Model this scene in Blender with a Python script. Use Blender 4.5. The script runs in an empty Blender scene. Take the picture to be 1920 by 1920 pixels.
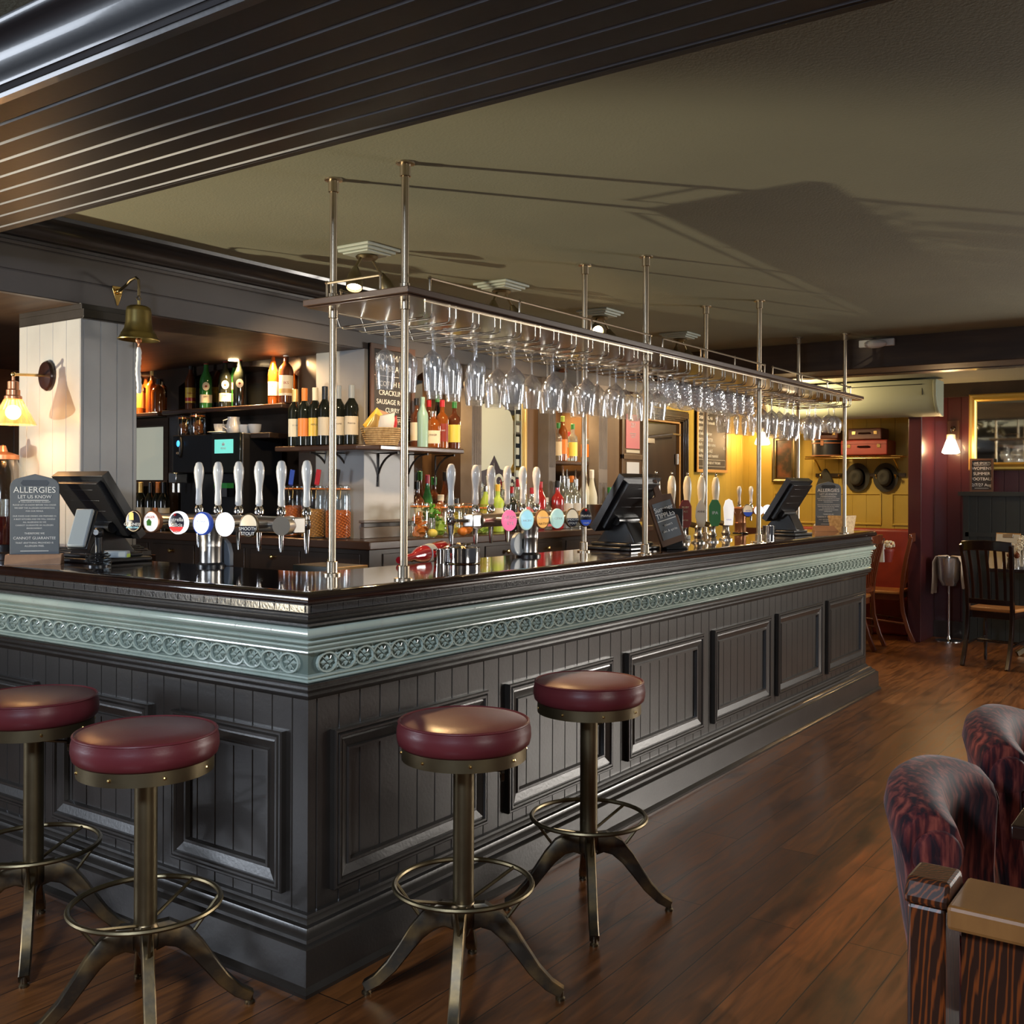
import bpy, math, random
from mathutils import Vector, Matrix
random.seed(7)
S = bpy.context.scene
COL = S.collection
PI = math.pi
# ------------------------------------------------------------------ camera
F, CX, CY, ROLL, YAW = 1952., 960., 914.3, math.radians(.235), math.radians(35.26)
fw = Vector((math.cos(YAW), math.sin(YAW), 0)); r0 = Vector((math.sin(YAW), -math.cos(YAW), 0)); u0 = Vector((0, 0, 1))
cr = r0 * math.cos(ROLL) + u0 * math.sin(ROLL); cu = u0 * math.cos(ROLL) - r0 * math.sin(ROLL)
CAM = Vector((-2.075, -2.1732, 1.42))
cd = bpy.data.cameras.new('camera'); cam = bpy.data.objects.new('camera', cd); COL.objects.link(cam)
cam.matrix_world = Matrix(((cr.x, cu.x, -fw.x, CAM.x), (cr.y, cu.y, -fw.y, CAM.y), (cr.z, cu.z, -fw.z, CAM.z), (0, 0, 0, 1)))
cd.sensor_width = 36; cd.lens = F / 1920 * 36; cd.shift_y = -(960 - CY) / 1920; cd.clip_start = .05
S.camera = cam
def ray(px, py): return fw + cr * ((px - CX) / F) - cu * ((py - CY) / F)
def onx(px, py, x): d = ray(px, py); return CAM + d * ((x - CAM.x) / d.x)   # the point of plane x = ... that was measured at this spot
def ony(px, py, y): d = ray(px, py); return CAM + d * ((y - CAM.y) / d.y)
def onz(px, py, z): d = ray(px, py); return CAM + d * ((z - CAM.z) / d.z)
# ------------------------------------------------------------------ world, lights, exposure
S.view_settings.view_transform = 'Standard'; S.view_settings.look = 'None'; S.view_settings.gamma = 1
S.view_settings.exposure = 0.9
W = bpy.data.worlds.new('world'); S.world = W; W.use_nodes = True
W.node_tree.nodes['Background'].inputs[0].default_value = (.85, .88, 1, 1); W.node_tree.nodes['Background'].inputs[1].default_value = .03
def lamp(name, kind, loc, power, color, size=.1, target=None, sizey=None, spot=None, blend=.5):
    d = bpy.data.lights.new(name, kind); d.energy = power; d.color = color
    if kind == 'AREA':
        d.shape = 'RECTANGLE'; d.size = size; d.size_y = sizey or size; d.spread = math.radians(125)
    else: d.shadow_soft_size = size
    if kind == 'SPOT': d.spot_size = math.radians(spot); d.spot_blend = blend
    o = bpy.data.objects.new(name, d); COL.objects.link(o); o.location = loc
    if target is not None: o.rotation_euler = (Vector(target) - Vector(loc)).to_track_quat('-Z', 'Y').to_euler()
    return o
COOL, NEUT, WARM = (.70, .82, 1), (1, .95, .88), (1, .62, .28)
lamp('window_light_left', 'AREA', (-3.0, -1.35, 2.28), 26, COOL, .34, (.1, .5, .55), .34)
lamp('window_light_left_low', 'AREA', (-3.4, 3.95, 1.45), 27, (.80, .88, 1), 1.3, (0, .5, .6), 1.1)
lamp('window_light_right', 'AREA', (6.9, -3.5, 1.65), 62, (1, .93, .84), 1.3, (2.2, -.3, .4), 1.1)
lamp('window_light_behind', 'AREA', (-1.6, -6.2, 1.9), 14, NEUT, 1.8, (.5, 0, .8), 1.4)
lamp('window_light_far', 'AREA', (7.2, -4.2, 1.8), 30, (.95, .93, .9), 1.6, (8.2, .5, 1.0), 1.4)
lamp('low_lamp_light', 'SPOT', (-2.92, 2.92, .68), 560, (1, .86, .60), .035, (1.49, .57, 2.16), spot=46, blend=.45)
# ------------------------------------------------------------------ materials
MATS = {}
def mat(name, c, rough=.5, metal=0., bump=None, var=None, coat=0., em=None, alpha=None, trans=0., spec=None, stretch=None):
    m = bpy.data.materials.new(name); m.use_nodes = True; MATS[name] = m
    nt = m.node_tree; b = nt.nodes['Principled BSDF']; L = nt.links.new
    b.inputs['Base Color'].default_value = (*c, 1); b.inputs['Roughness'].default_value = rough; b.inputs['Metallic'].default_value = metal
    b.inputs['Coat Weight'].default_value = coat; b.inputs['Coat Roughness'].default_value = .08
    if spec is not None: b.inputs['Specular IOR Level'].default_value = spec
    if trans: b.inputs['Transmission Weight'].default_value = trans
    tc = None
    def coords():
        nonlocal tc
        if tc is None:
            t = nt.nodes.new('ShaderNodeTexCoord'); mp = nt.nodes.new('ShaderNodeMapping'); L(t.outputs['Object'], mp.inputs[0])
            mp.inputs['Scale'].default_value = stretch or (1, 1, 1); tc = mp.outputs[0]
        return tc
    if var:
        sc, c2, lo, hi = var
        n = nt.nodes.new('ShaderNodeTexNoise'); n.inputs['Scale'].default_value = sc; n.inputs['Detail'].default_value = 6; L(coords(), n.inputs['Vector'])
        r = nt.nodes.new('ShaderNodeValToRGB'); r.color_ramp.elements[0].position = lo; r.color_ramp.elements[1].position = hi
        r.color_ramp.elements[0].color = (*c, 1); r.color_ramp.elements[1].color = (*c2, 1)
        L(n.outputs[0], r.inputs[0]); L(r.outputs[0], b.inputs['Base Color'])
    if bump:
        n = nt.nodes.new('ShaderNodeTexNoise'); n.inputs['Scale'].default_value = bump[0]; n.inputs['Detail'].default_value = 4; L(coords(), n.inputs['Vector'])
        bp = nt.nodes.new('ShaderNodeBump'); bp.inputs['Strength'].default_value = bump[1]; bp.inputs['Distance'].default_value = bump[2] if len(bump) > 2 else .002
        L(n.outputs[0], bp.inputs['Height']); L(bp.outputs[0], b.inputs['Normal'])
    if em: b.inputs['Emission Color'].default_value = (*(em[1] if len(em) > 1 else c), 1); b.inputs['Emission Strength'].default_value = em[0]
    return m
def glass(name, tint=(1, 1, 1), body=None, gloss=.05, base=.12, top=.8, dimple=0):
    """clear ware: mostly see-through, glossy towards its edges"""
    m = bpy.data.materials.new(name); m.use_nodes = True; MATS[name] = m
    nt = m.node_tree; L = nt.links.new; nt.nodes.clear()
    o = nt.nodes.new('ShaderNodeOutputMaterial'); mx = nt.nodes.new('ShaderNodeMixShader'); t = nt.nodes.new('ShaderNodeBsdfTransparent')
    g = nt.nodes.new('ShaderNodeBsdfGlossy'); lw = nt.nodes.new('ShaderNodeLayerWeight'); mr = nt.nodes.new('ShaderNodeMapRange')
    t.inputs[0].default_value = (*tint, 1); g.inputs[0].default_value = (.95, .97, 1, 1); g.inputs['Roughness'].default_value = gloss
    lw.inputs[0].default_value = .35; mr.inputs['To Min'].default_value = base; mr.inputs['To Max'].default_value = top
    L(lw.outputs['Facing'], mr.inputs[0]); L(mr.outputs[0], mx.inputs[0]); L(g.outputs[0], mx.inputs[2])
    if dimple:
        vo = nt.nodes.new('ShaderNodeTexVoronoi'); vo.inputs['Scale'].default_value = dimple; bp = nt.nodes.new('ShaderNodeBump'); bp.inputs['Strength'].default_value = .9; bp.inputs['Distance'].default_value = .006
        tc = nt.nodes.new('ShaderNodeTexCoord'); L(tc.outputs['Object'], vo.inputs['Vector']); L(vo.outputs[0], bp.inputs['Height']); L(bp.outputs[0], g.inputs['Normal']); L(bp.outputs[0], lw.inputs['Normal'])
    if body:
        d = nt.nodes.new('ShaderNodeBsdfDiffuse'); d.inputs[0].default_value = (*body[0], 1); m2 = nt.nodes.new('ShaderNodeMixShader'); m2.inputs[0].default_value = body[1]
        L(t.outputs[0], m2.inputs[1]); L(d.outputs[0], m2.inputs[2]); L(m2.outputs[0], mx.inputs[1])
    else: L(t.outputs[0], mx.inputs[1])
    L(mx.outputs[0], o.inputs[0]); return m
mat('bar_paint', (.020, .0165, .0135), .33, bump=(90, .3, .0015), var=(7, (.030, .025, .021), .35, .75), coat=.16)
mat('cornice_paint', (.020, .020, .022), .36, bump=(60, .2, .001), coat=.3)
mat('soffit_paint', (.020, .014, .010), .45, bump=(60, .2, .001), spec=.28); mat('groove_glint', (.12, .125, .145), .45)  # groove faces coloured pale to stand for window light reflected in the seams
mat('fascia_paint', (.082, .072, .068), .42, bump=(40, .25, .001), var=(3, (.10, .088, .085), .4, .7))
mat('pillar_paint', (.30, .295, .285), .36, bump=(40, .3, .001), var=(4, (.36, .355, .34), .35, .7))
mat('ceiling_paint', (.205, .205, .145), .8, bump=(120, .6, .002), var=(1.2, (.235, .235, .165), .35, .7))
mat('dark_wood', (.030, .018, .011), .35, bump=(30, .2, .001), var=(6, (.055, .033, .020), .35, .75), coat=.2, stretch=(1, 1, .25))
mat('brown_wood', (.11, .062, .030), .38, bump=(30, .2, .001), var=(5, (.16, .092, .045), .35, .75), stretch=(2, 2, .2))
mat('pilaster_paint', (.13, .112, .10), .4, var=(8, (.17, .15, .135), .35, .7))
mat('shelf_wood', (.060, .032, .020), .28, coat=.25)
mat('worktop', (.012, .006, .005), .07, bump=(8, .06, .002), var=(5, (.020, .009, .006), .35, .7), coat=.5, stretch=(1, 4, 1))
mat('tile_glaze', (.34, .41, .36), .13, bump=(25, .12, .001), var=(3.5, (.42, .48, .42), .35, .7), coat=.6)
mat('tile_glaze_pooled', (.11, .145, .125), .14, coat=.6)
mat('small_tile', (.040, .038, .038), .18, bump=(120, .6, .001), coat=.5)
mat('rail_metal', (.42, .35, .26), .33, 1, bump=(15, .08, .001), stretch=(1, 1, .1))
mat('antique_brass', (.21, .17, .098), .42, 1, bump=(40, .15, .001), var=(9, (.16, .125, .07), .35, .7))
mat('dark_bronze', (.10, .085, .065), .40, 1, bump=(50, .3, .001), var=(14, (.26, .18, .085), .42, .66))
mat('brass', (.75, .52, .20), .22, 1)
mat('chrome', (.78, .77, .75), .10, 1)
mat('steel', (.55, .52, .48), .28, 1)
mat('gold_paint', (.80, .52, .12), .35, .8)
mat('leather', (.135, .020, .024), .34, bump=(140, .25, .0008), var=(6, (.10, .014, .018), .35, .7), spec=.6)
mat('yellow_paint', (.46, .32, .055), .42, bump=(30, .15, .001), var=(2, (.52, .37, .075), .35, .7))
mat('red_paint', (.060, .011, .013), .30, bump=(30, .15, .001), coat=.3)
mat('green_black_paint', (.022, .022, .016), .38, bump=(30, .15, .001))
mat('beam_wood', (.040, .021, .011), .55, bump=(20, .4, .002), var=(5, (.075, .042, .022), .4, .7), stretch=(3, .3, 3))
mat('chair_wood', (.11, .026, .010), .25, var=(6, (.17, .045, .016), .35, .7), coat=.5, stretch=(2, 2, .3))
mat('dark_chair_wood', (.020, .008, .006), .22, coat=.5)
mat('seat_wood', (.40, .17, .05), .3, coat=.4)
mat('ceramic', (.66, .66, .64), .18, coat=.5)
mat('ivory', (.70, .64, .50), .28, coat=.3)
mat('black_plastic', (.012, .012, .013), .28)
mat('grey_plastic', (.10, .115, .135), .4)
mat('silver_plastic', (.30, .34, .36), .4)
mat('slate', (.10, .115, .13), .6, var=(9, (.11, .125, .14), .35, .7))
mat('blackboard', (.030, .027, .026), .6, var=(5, (.045, .04, .038), .35, .7))
mat('chalk', (.78, .78, .75), .8)
mat('pale_wood', (.42, .24, .14), .5, var=(7, (.34, .19, .11), .35, .7), stretch=(4, 1, 4))
mat('frame_wood', (.10, .045, .022), .45)
mat('oak_frame', (.55, .30, .10), .45)
mat('wicker', (.52, .36, .17), .6, bump=(160, .6, .003), var=(60, (.38, .24, .10), .4, .6))
mat('white', (.75, .75, .73), .5); mat('cream', (.75, .66, .48), .5); mat('black', (.01, .01, .01), .4)
mat('red', (.45, .02, .03), .3); mat('red_glass', (.30, .008, .015), .08, coat=1); mat('green', (.03, .22, .05), .35); mat('blue', (.02, .07, .42), .35)
mat('orange', (.75, .22, .03), .4); mat('yellow', (.80, .52, .06), .4); mat('gold_foil', (.85, .58, .2), .3, .6); mat('lime', (.45, .62, .08), .4)
mat('pink', (.80, .22, .25), .5); mat('teal', (.22, .48, .42), .5); mat('lemon', (.85, .70, .12), .4); mat('herb', (.06, .24, .02), .5, var=(30, (.12, .38, .04), .4, .6))
mat('nut', (.52, .26, .07), .45, bump=(60, .5, .004)); mat('chilli_nut', (.60, .16, .035), .45, bump=(60, .5, .004)); mat('spice', (.42, .14, .03), .5)
mat('orange_rind', (.78, .24, .03), .45); mat('mirror', (.62, .64, .60), .03, 1); mat('frosted', (.58, .60, .52), .45)
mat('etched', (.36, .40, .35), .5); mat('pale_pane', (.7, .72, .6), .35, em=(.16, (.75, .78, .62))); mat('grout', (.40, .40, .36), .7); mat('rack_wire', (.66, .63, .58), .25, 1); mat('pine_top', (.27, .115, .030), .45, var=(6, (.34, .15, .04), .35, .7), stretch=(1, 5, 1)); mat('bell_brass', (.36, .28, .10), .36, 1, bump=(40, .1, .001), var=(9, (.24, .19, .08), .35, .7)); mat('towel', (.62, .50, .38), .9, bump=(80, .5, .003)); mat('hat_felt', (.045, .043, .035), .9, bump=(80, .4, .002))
mat('suitcase_red', (.30, .035, .022), .45, bump=(40, .3, .001), var=(7, (.22, .025, .018), .35, .7)); mat('suitcase_brown', (.085, .022, .016), .5, var=(7, (.13, .035, .02), .35, .7))
mat('hatbox', (.014, .014, .016), .35); mat('tan_leather', (.34, .13, .05), .5); mat('ac_plastic', (.30, .33, .25), .5); mat('plaster_rose', (.38, .42, .37), .5)
mat('screen_teal', (.12, .42, .36), .3, em=(.75, (.13, .50, .42))); mat('led_blue', (.05, .3, .8), .3, em=(1.2, (.05, .35, .9)))
mat('bulb', (1, .8, .5), .3, em=(28, (1, .66, .30))); mat('opal', (1, .93, .8), .3, em=(5.5, (1, .78, .48))); mat('holder_light', (1, .8, .5), .3, em=(14, (1, .72, .38)))
mat('badge_white', (.85, .87, .92), .25, em=(1.05, (.90, .94, 1))); mat('badge_soft', (.8, .78, .74), .25, em=(.35, (.95, .9, .85)))
mat('badge_pink', (.75, .14, .26), .25, em=(.45, (.85, .18, .32))); mat('badge_aqua', (.35, .68, .76), .25, em=(.35, (.42, .78, .86))); mat('badge_orange', (.82, .42, .10), .25, em=(.35, (.9, .45, .12)))
mat('badge_mint', (.45, .66, .58), .25, em=(.3, (.5, .75, .66))); mat('badge_dark', (.022, .022, .035), .25); mat('badge_cream', (.72, .60, .42), .3, em=(.2, (.8, .66, .45)))
mat('badge_red', (.62, .03, .03), .25, em=(.3, (.8, .05, .05))); mat('badge_blue', (.03, .07, .36), .25, em=(.15, (.05, .12, .6))); mat('copper', (.55, .25, .13), .3, .7)
mat('dark_glass', (.012, .014, .010), .06, coat=.6); mat('green_glass', (.03, .16, .035), .06, coat=.8); mat('amber_glass', (.24, .062, .009), .06, coat=.8)
mat('brown_glass', (.10, .030, .012), .06, coat=.8); mat('aqua_bottle', (.28, .46, .40), .3); mat('ruby_drink', (.40, .02, .02), .06, coat=.8); mat('paper', (.66, .64, .58), .6)
mat('picture_dark', (.035, .028, .018), .4, var=(9, (.20, .07, .03), .45, .75)); mat('wine_jug', (.05, .006, .006), .06, coat=1)
glass('clear_glass', (.97, .97, .97), ((.9, .9, .9), .07), gloss=.07, base=.10, top=.7); glass('tankard_glass', (.95, .95, .95), ((.9, .9, .92), .22), gloss=.10, base=.22, top=.85, dimple=75); glass('jar_glass', (.93, .96, .94), gloss=.08, base=.06); glass('bottle_glass', (.85, .9, .85), ((.5, .52, .48), .25))
glass('lamp_glass', (1, .93, .80), ((.9, .62, .3), .35), base=.10); glass('pewter_glass', (.8, .8, .8), ((.45, .44, .42), .35), .12, .25)
def velvet():
    m = mat('velvet', (.08, .018, .022), .72, stretch=(22, 22, 3), spec=.15); nt = m.node_tree; b = nt.nodes['Principled BSDF']
    n = nt.nodes.new('ShaderNodeTexNoise'); t = nt.nodes.new('ShaderNodeTexCoord'); mp = nt.nodes.new('ShaderNodeMapping'); r = nt.nodes.new('ShaderNodeValToRGB')
    mp.inputs['Scale'].default_value = (34, 34, 5.5); n.inputs['Scale'].default_value = 1.7; n.inputs['Detail'].default_value = 9; n.inputs['Distortion'].default_value = .35
    r.color_ramp.elements[0].position = .38; r.color_ramp.elements[0].color = (.020, .010, .016, 1); r.color_ramp.elements[1].position = .66; r.color_ramp.elements[1].color = (.30, .070, .050, 1)
    e = r.color_ramp.elements.new(.5); e.color = (.10, .018, .020, 1)
    nt.links.new(t.outputs['Object'], mp.inputs[0]); nt.links.new(mp.outputs[0], n.inputs['Vector']); nt.links.new(n.outputs[0], r.inputs[0]); nt.links.new(r.outputs[0], b.inputs['Base Color'])
    b.inputs['Sheen Weight'].default_value = .15
velvet()
def floorboards():
    m = mat('floorboards', (.1, .05, .02), .34); nt = m.node_tree; b = nt.nodes['Principled BSDF']; N = nt.nodes.new; L = nt.links.new
    t = N('ShaderNodeTexCoord'); br = N('ShaderNodeTexBrick'); br.offset = .37; br.inputs['Scale'].default_value = 1
    br.inputs['Brick Width'].default_value = 1.9; br.inputs['Row Height'].default_value = .165; br.inputs['Mortar Size'].default_value = .0022; br.inputs['Mortar Smooth'].default_value = .3
    br.inputs['Color1'].default_value = (.185, .066, .017, 1); br.inputs['Color2'].default_value = (.115, .040, .011, 1); br.inputs['Mortar'].default_value = (.010, .005, .003, 1)
    L(t.outputs['Object'], br.inputs['Vector'])
    mp = N('ShaderNodeMapping'); mp.inputs['Scale'].default_value = (1.4, 13, 1); L(t.outputs['Object'], mp.inputs[0])
    n = N('ShaderNodeTexNoise'); n.inputs['Scale'].default_value = 2.4; n.inputs['Detail'].default_value = 8; n.inputs['Distortion'].default_value = 1.1; L(mp.outputs[0], n.inputs['Vector'])
    r = N('ShaderNodeValToRGB'); r.color_ramp.elements[0].position = .3; r.color_ramp.elements[0].color = (.45, .42, .40, 1); r.color_ramp.elements[1].position = .72; r.color_ramp.elements[1].color = (1.35, 1.3, 1.15, 1)
    L(n.outputs[0], r.inputs[0]); mx = N('ShaderNodeMix'); mx.data_type = 'RGBA'; mx.blend_type = 'MULTIPLY'; mx.inputs[0].default_value = 1
    L(br.outputs[0], mx.inputs[6]); L(r.outputs[0], mx.inputs[7])
    n2 = N('ShaderNodeTexNoise'); n2.inputs['Scale'].default_value = 1.7; n2.inputs['Detail'].default_value = 5; mp2 = N('ShaderNodeMapping'); mp2.inputs['Scale'].default_value = (1, 3, 1)
    L(t.outputs['Object'], mp2.inputs[0]); L(mp2.outputs[0], n2.inputs['Vector']); r2 = N('ShaderNodeValToRGB'); r2.color_ramp.elements[0].position = .30; r2.color_ramp.elements[0].color = (.35, .32, .32, 1); r2.color_ramp.elements[1].position = .42; r2.color_ramp.elements[1].color = (1, 1, 1, 1)
    L(n2.outputs[0], r2.inputs[0]); m3 = N('ShaderNodeMix'); m3.data_type = 'RGBA'; m3.blend_type = 'MULTIPLY'; m3.inputs[0].default_value = 1
    L(mx.outputs[2], m3.inputs[6]); L(r2.outputs[0], m3.inputs[7]); L(m3.outputs[2], b.inputs['Base Color'])
    rr = N('ShaderNodeMapRange'); rr.inputs['To Min'].default_value = .22; rr.inputs['To Max'].default_value = .48; L(n.outputs[0], rr.inputs[0]); L(rr.outputs[0], b.inputs['Roughness'])
    bp = N('ShaderNodeBump'); bp.inputs['Strength'].default_value = .35; bp.inputs['Distance'].default_value = .003; L(br.outputs['Fac'], bp.inputs['Height']); bp.invert = True
    b2 = N('ShaderNodeBump'); b2.inputs['Strength'].default_value = .25; b2.inputs['Distance'].default_value = .002; L(n.outputs[0], b2.inputs['Height']); L(bp.outputs[0], b2.inputs['Normal']); L(b2.outputs[0], b.inputs['Normal'])
floorboards()
def grained():
    m = mat('pine', (.2, .05, .01), .38, coat=.3); nt = m.node_tree; b = nt.nodes['Principled BSDF']; N = nt.nodes.new; L = nt.links.new
    t = N('ShaderNodeTexCoord'); mp = N('ShaderNodeMapping'); mp.inputs['Scale'].default_value = (14, 14, 1.2); L(t.outputs['Object'], mp.inputs[0])
    w = N('ShaderNodeTexWave'); w.wave_type = 'BANDS'; w.bands_direction = 'DIAGONAL'; w.inputs['Scale'].default_value = 4.6; w.inputs['Distortion'].default_value = 6; w.inputs['Detail'].default_value = 3; L(mp.outputs[0], w.inputs['Vector'])
    r = N('ShaderNodeValToRGB'); r.color_ramp.elements[0].position = .60; r.color_ramp.elements[0].color = (.034, .012, .006, 1); r.color_ramp.elements[1].position = .97; r.color_ramp.elements[1].color = (.22, .050, .009, 1)
    L(w.outputs[0], r.inputs[0]); L(r.outputs[0], b.inputs['Base Color'])
grained()
# ------------------------------------------------------------------ mesh helpers
class M:
    """collects solids; build() links them as ONE mesh object"""
    def __init__(s): s.v = []; s.f = []; s.mi = []; s.cur = 0
    def add(s, v, f):
        n = len(s.v); s.v += [tuple(p) for p in v]; s.f += [tuple(i + n for i in q) for q in f]; s.mi += [s.cur] * len(f); return s
    def box(s, x0, x1, y0, y1, z0, z1, mt=None):
        v = [Vector(p) for p in ((x0, y0, z0), (x1, y0, z0), (x1, y1, z0), (x0, y1, z0), (x0, y0, z1), (x1, y0, z1), (x1, y1, z1), (x0, y1, z1))]
        if mt is not None: v = [mt @ p for p in v]
        return s.add(v, [(3, 2, 1, 0), (4, 5, 6, 7), (0, 1, 5, 4), (1, 2, 6, 5), (2, 3, 7, 6), (3, 0, 4, 7)])
    def cbox(s, c, d, mt=None): return s.box(c[0] - d[0] / 2, c[0] + d[0] / 2, c[1] - d[1] / 2, c[1] + d[1] / 2, c[2] - d[2] / 2, c[2] + d[2] / 2, mt)
    def lathe(s, prof, c=(0, 0, 0), n=20, mt=None, a0=0, a1=2 * PI, flute=0):
        full = abs(a1 - a0 - 2 * PI) < 1e-6; k = n if full else n + 1; v = []; f = []
        for r, z in prof:
            for i in range(k):
                a = a0 + (a1 - a0) * i / n; rr = r * (1 - flute * (i % 2))
                p = Vector((rr * math.cos(a), rr * math.sin(a), z)); p = mt @ p if mt is not None else p
                v.append(p + Vector(c))
        for j in range(len(prof) - 1):
            for i in range(n if full else k - 1):
                i2 = (i + 1) % k; f.append((j * k + i, j * k + i2, (j + 1) * k + i2, (j + 1) * k + i))
        if full:
            if prof[0][0] > 1e-4: f.append(tuple(reversed(range(k))))
            if prof[-1][0] > 1e-4: f.append(tuple((len(prof) - 1) * k + i for i in range(k)))
        return s.add(v, f)
    def cyl(s, p, q, r, r2=None, n=12):
        p, q = Vector(p), Vector(q); d = q - p; h = d.length; R = d.to_track_quat('Z', 'Y').to_matrix().to_4x4(); R.translation = p
        return s.lathe([(r, 0), (r if r2 is None else r2, h)], (0, 0, 0), n, R)
    def sweep(s, pts, sec, closed=False, scales=None, up=(0, 0, 1)):
        """pts: path; sec: closed section [(side, up)]"""
        P = [Vector(p) for p in pts]; n = len(P); k = len(sec); v = []
        for i, p in enumerate(P):
            a = P[(i - 1) % n] if closed or i > 0 else P[i]; b = P[(i + 1) % n] if closed or i < n - 1 else P[i]
            t = (b - a).normalized(); u = Vector(up)
            if abs(t.dot(u)) > .98: u = Vector((1, 0, 0)) if abs(t.x) < .9 else Vector((0, 1, 0))
            sd = t.cross(u).normalized(); uu = sd.cross(t).normalized(); sc = scales[i] if scales else 1
            if not isinstance(sc, tuple): sc = (sc, sc)
            for x, y in sec: v.append(p + sd * (x * sc[0]) + uu * (y * sc[1]))
        f = []
        for i in range(n if closed else n - 1):
            j = (i + 1) % n
            for q in range(k): q2 = (q + 1) % k; f.append((i * k + q, i * k + q2, j * k + q2, j * k + q))
        if not closed: f += [tuple(reversed(range(k))), tuple((n - 1) * k + q for q in range(k))]
        return s.add(v, f)
    def tube(s, pts, r, n=8, closed=False, scales=None):
        return s.sweep(pts, [(r * math.cos(2 * PI * i / n), r * math.sin(2 * PI * i / n)) for i in range(n)], closed, scales)
    def ball(s, c, r, n=10, sx=1, sy=1, sz=1, mt=None):
        T = Matrix.Translation(Vector(c)) @ (mt or Matrix.Identity(4)) @ Matrix.Diagonal((r * sx, r * sy, r * sz, 1))
        m = max(4, n // 2); return s.lathe([(max(1e-5, math.sin(PI * j / m)), -math.cos(PI * j / m)) for j in range(m + 1)], (0, 0, 0), n, T)
    def prism(s, out, o, u, w, nrm, t):
        """outline [(a,b)] at o + a u + b w, thickness t along nrm"""
        o, u, w, nrm = Vector(o), Vector(u), Vector(w), Vector(nrm); k = len(out)
        v = [o + u * a + w * b for a, b in out] + [o + u * a + w * b + nrm * t for a, b in out]
        return s.add(v, [tuple(reversed(range(k))), tuple(range(k, 2 * k))] + [(i, (i + 1) % k, (i + 1) % k + k, i + k) for i in range(k)])
    def build(s, name, m, parent=None, smooth=True, bev=0, seg=2, sub=0, ang=35, loc=None):
        me = bpy.data.meshes.new(name); me.from_pydata(s.v, [], s.f)
        for q in (m if isinstance(m, (list, tuple)) else [m]): me.materials.append(MATS[q])
        me.polygons.foreach_set('material_index', s.mi); me.update()
        import bmesh
        b = bmesh.new(); b.from_mesh(me); bmesh.ops.recalc_face_normals(b, faces=b.faces); b.to_mesh(me); b.free()
        if smooth: me.shade_smooth(); me.set_sharp_from_angle(angle=math.radians(ang))
        o = bpy.data.objects.new(name, me); COL.objects.link(o)
        if parent is not None: o.parent = parent
        if loc is not None: o.location = loc
        if bev: d = o.modifiers.new('bevel', 'BEVEL'); d.width = bev; d.segments = seg; d.limit_method = 'ANGLE'; d.angle_limit = math.radians(40); d.harden_normals = False
        if sub: d = o.modifiers.new('sub', 'SUBSURF'); d.levels = sub; d.render_levels = sub
        return o
def thing(name, label, cat, loc=(0, 0, 0), rz=0, group=None):
    o = bpy.data.objects.new(name, None); COL.objects.link(o); o.location = loc; o.rotation_euler = (0, 0, rz); o.empty_display_size = .1
    return tag(o, label, cat, group)
def tag(o, label, cat, group=None, kind=None):
    o['label'] = label; o['category'] = cat
    if group: o['group'] = group
    if kind: o['kind'] = kind
    return o
def st(o, label=None):
    o['kind'] = 'structure'
    if label: o['label'] = label
    return o
def dup(root, loc, rz=0, label=None, scale=None):
    r = root.copy(); COL.objects.link(r); r.location = loc; r.rotation_euler = (0, 0, rz)
    if label: r['label'] = label
    if scale: r.scale = scale
    for ch in list(root.children):
        c = ch.copy(); COL.objects.link(c); c.parent = r
        for g in list(ch.children):
            d = g.copy(); COL.objects.link(d); d.parent = c
    return r
def text(body, size, o, right, up, m, parent=None, align='CENTER', name='lettering', ext=.0006, sp=1.0, bold=0):
    c = bpy.data.curves.new(name, 'FONT'); c.body = body; c.size = size; c.extrude = ext; c.align_x = align; c.align_y = 'CENTER'; c.space_line = sp; c.materials.append(MATS[m]); c.resolution_u = 3; c.offset = bold
    tmp = bpy.data.objects.new(name, c); me = bpy.data.meshes.new_from_object(tmp); bpy.data.objects.remove(tmp)
    me.name = name; t = bpy.data.objects.new(name, me); COL.objects.link(t)
    r = Vector(right).normalized(); u = Vector(up).normalized(); n = r.cross(u)
    t.matrix_local = Matrix(((r.x, u.x, n.x, o[0]), (r.y, u.y, n.y, o[1]), (r.z, u.z, n.z, o[2]), (0, 0, 0, 1)))
    if parent is not None: t.parent = parent
    return t
def grooved(m, o, u, v, n, lu, lv, pitch, first=0, w=.004, d=.004, glint_slot=None):
    """boards: V grooves every pitch along u, running along v, facing n"""
    o, u, v, n = Vector(o), Vector(u), Vector(v), Vector(n); s = [(0, 0)]; g = first if first > 0 else pitch
    while g < lu - w: s += [(g - w, 0), (g - w * .3, -d), (g + w * .3, -d), (g + w, 0)]; g += pitch
    s.append((lu, 0)); vv = []
    for a, b in s: vv += [o + u * a + n * b, o + u * a + n * b + v * lv]
    for i in range(len(s) - 1):
        if glint_slot is not None: m.cur = glint_slot if s[i][1] != 0 or s[i + 1][1] != 0 else 0
        m.add(vv[2 * i:2 * i + 4], [(0, 2, 3, 1)])
    m.cur = 0
def frame(m, o, u, v, n, lu, lv, prof):
    """mitred frame: prof [(inset, height)] from outside in"""
    o, u, v, n = Vector(o), Vector(u), Vector(v), Vector(n); vv = []; k = len(prof)
    for a, b in ((0, 0), (1, 0), (1, 1), (0, 1)):
        for i, h in prof: vv.append(o + u * (i if a == 0 else lu - i) + v * (i if b == 0 else lv - i) + n * h)
    f = []
    for c in range(4):
        d = (c + 1) % 4
        for j in range(k - 1): f.append((c * k + j, d * k + j, d * k + j + 1, c * k + j + 1))
    m.add(vv, f)
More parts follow.
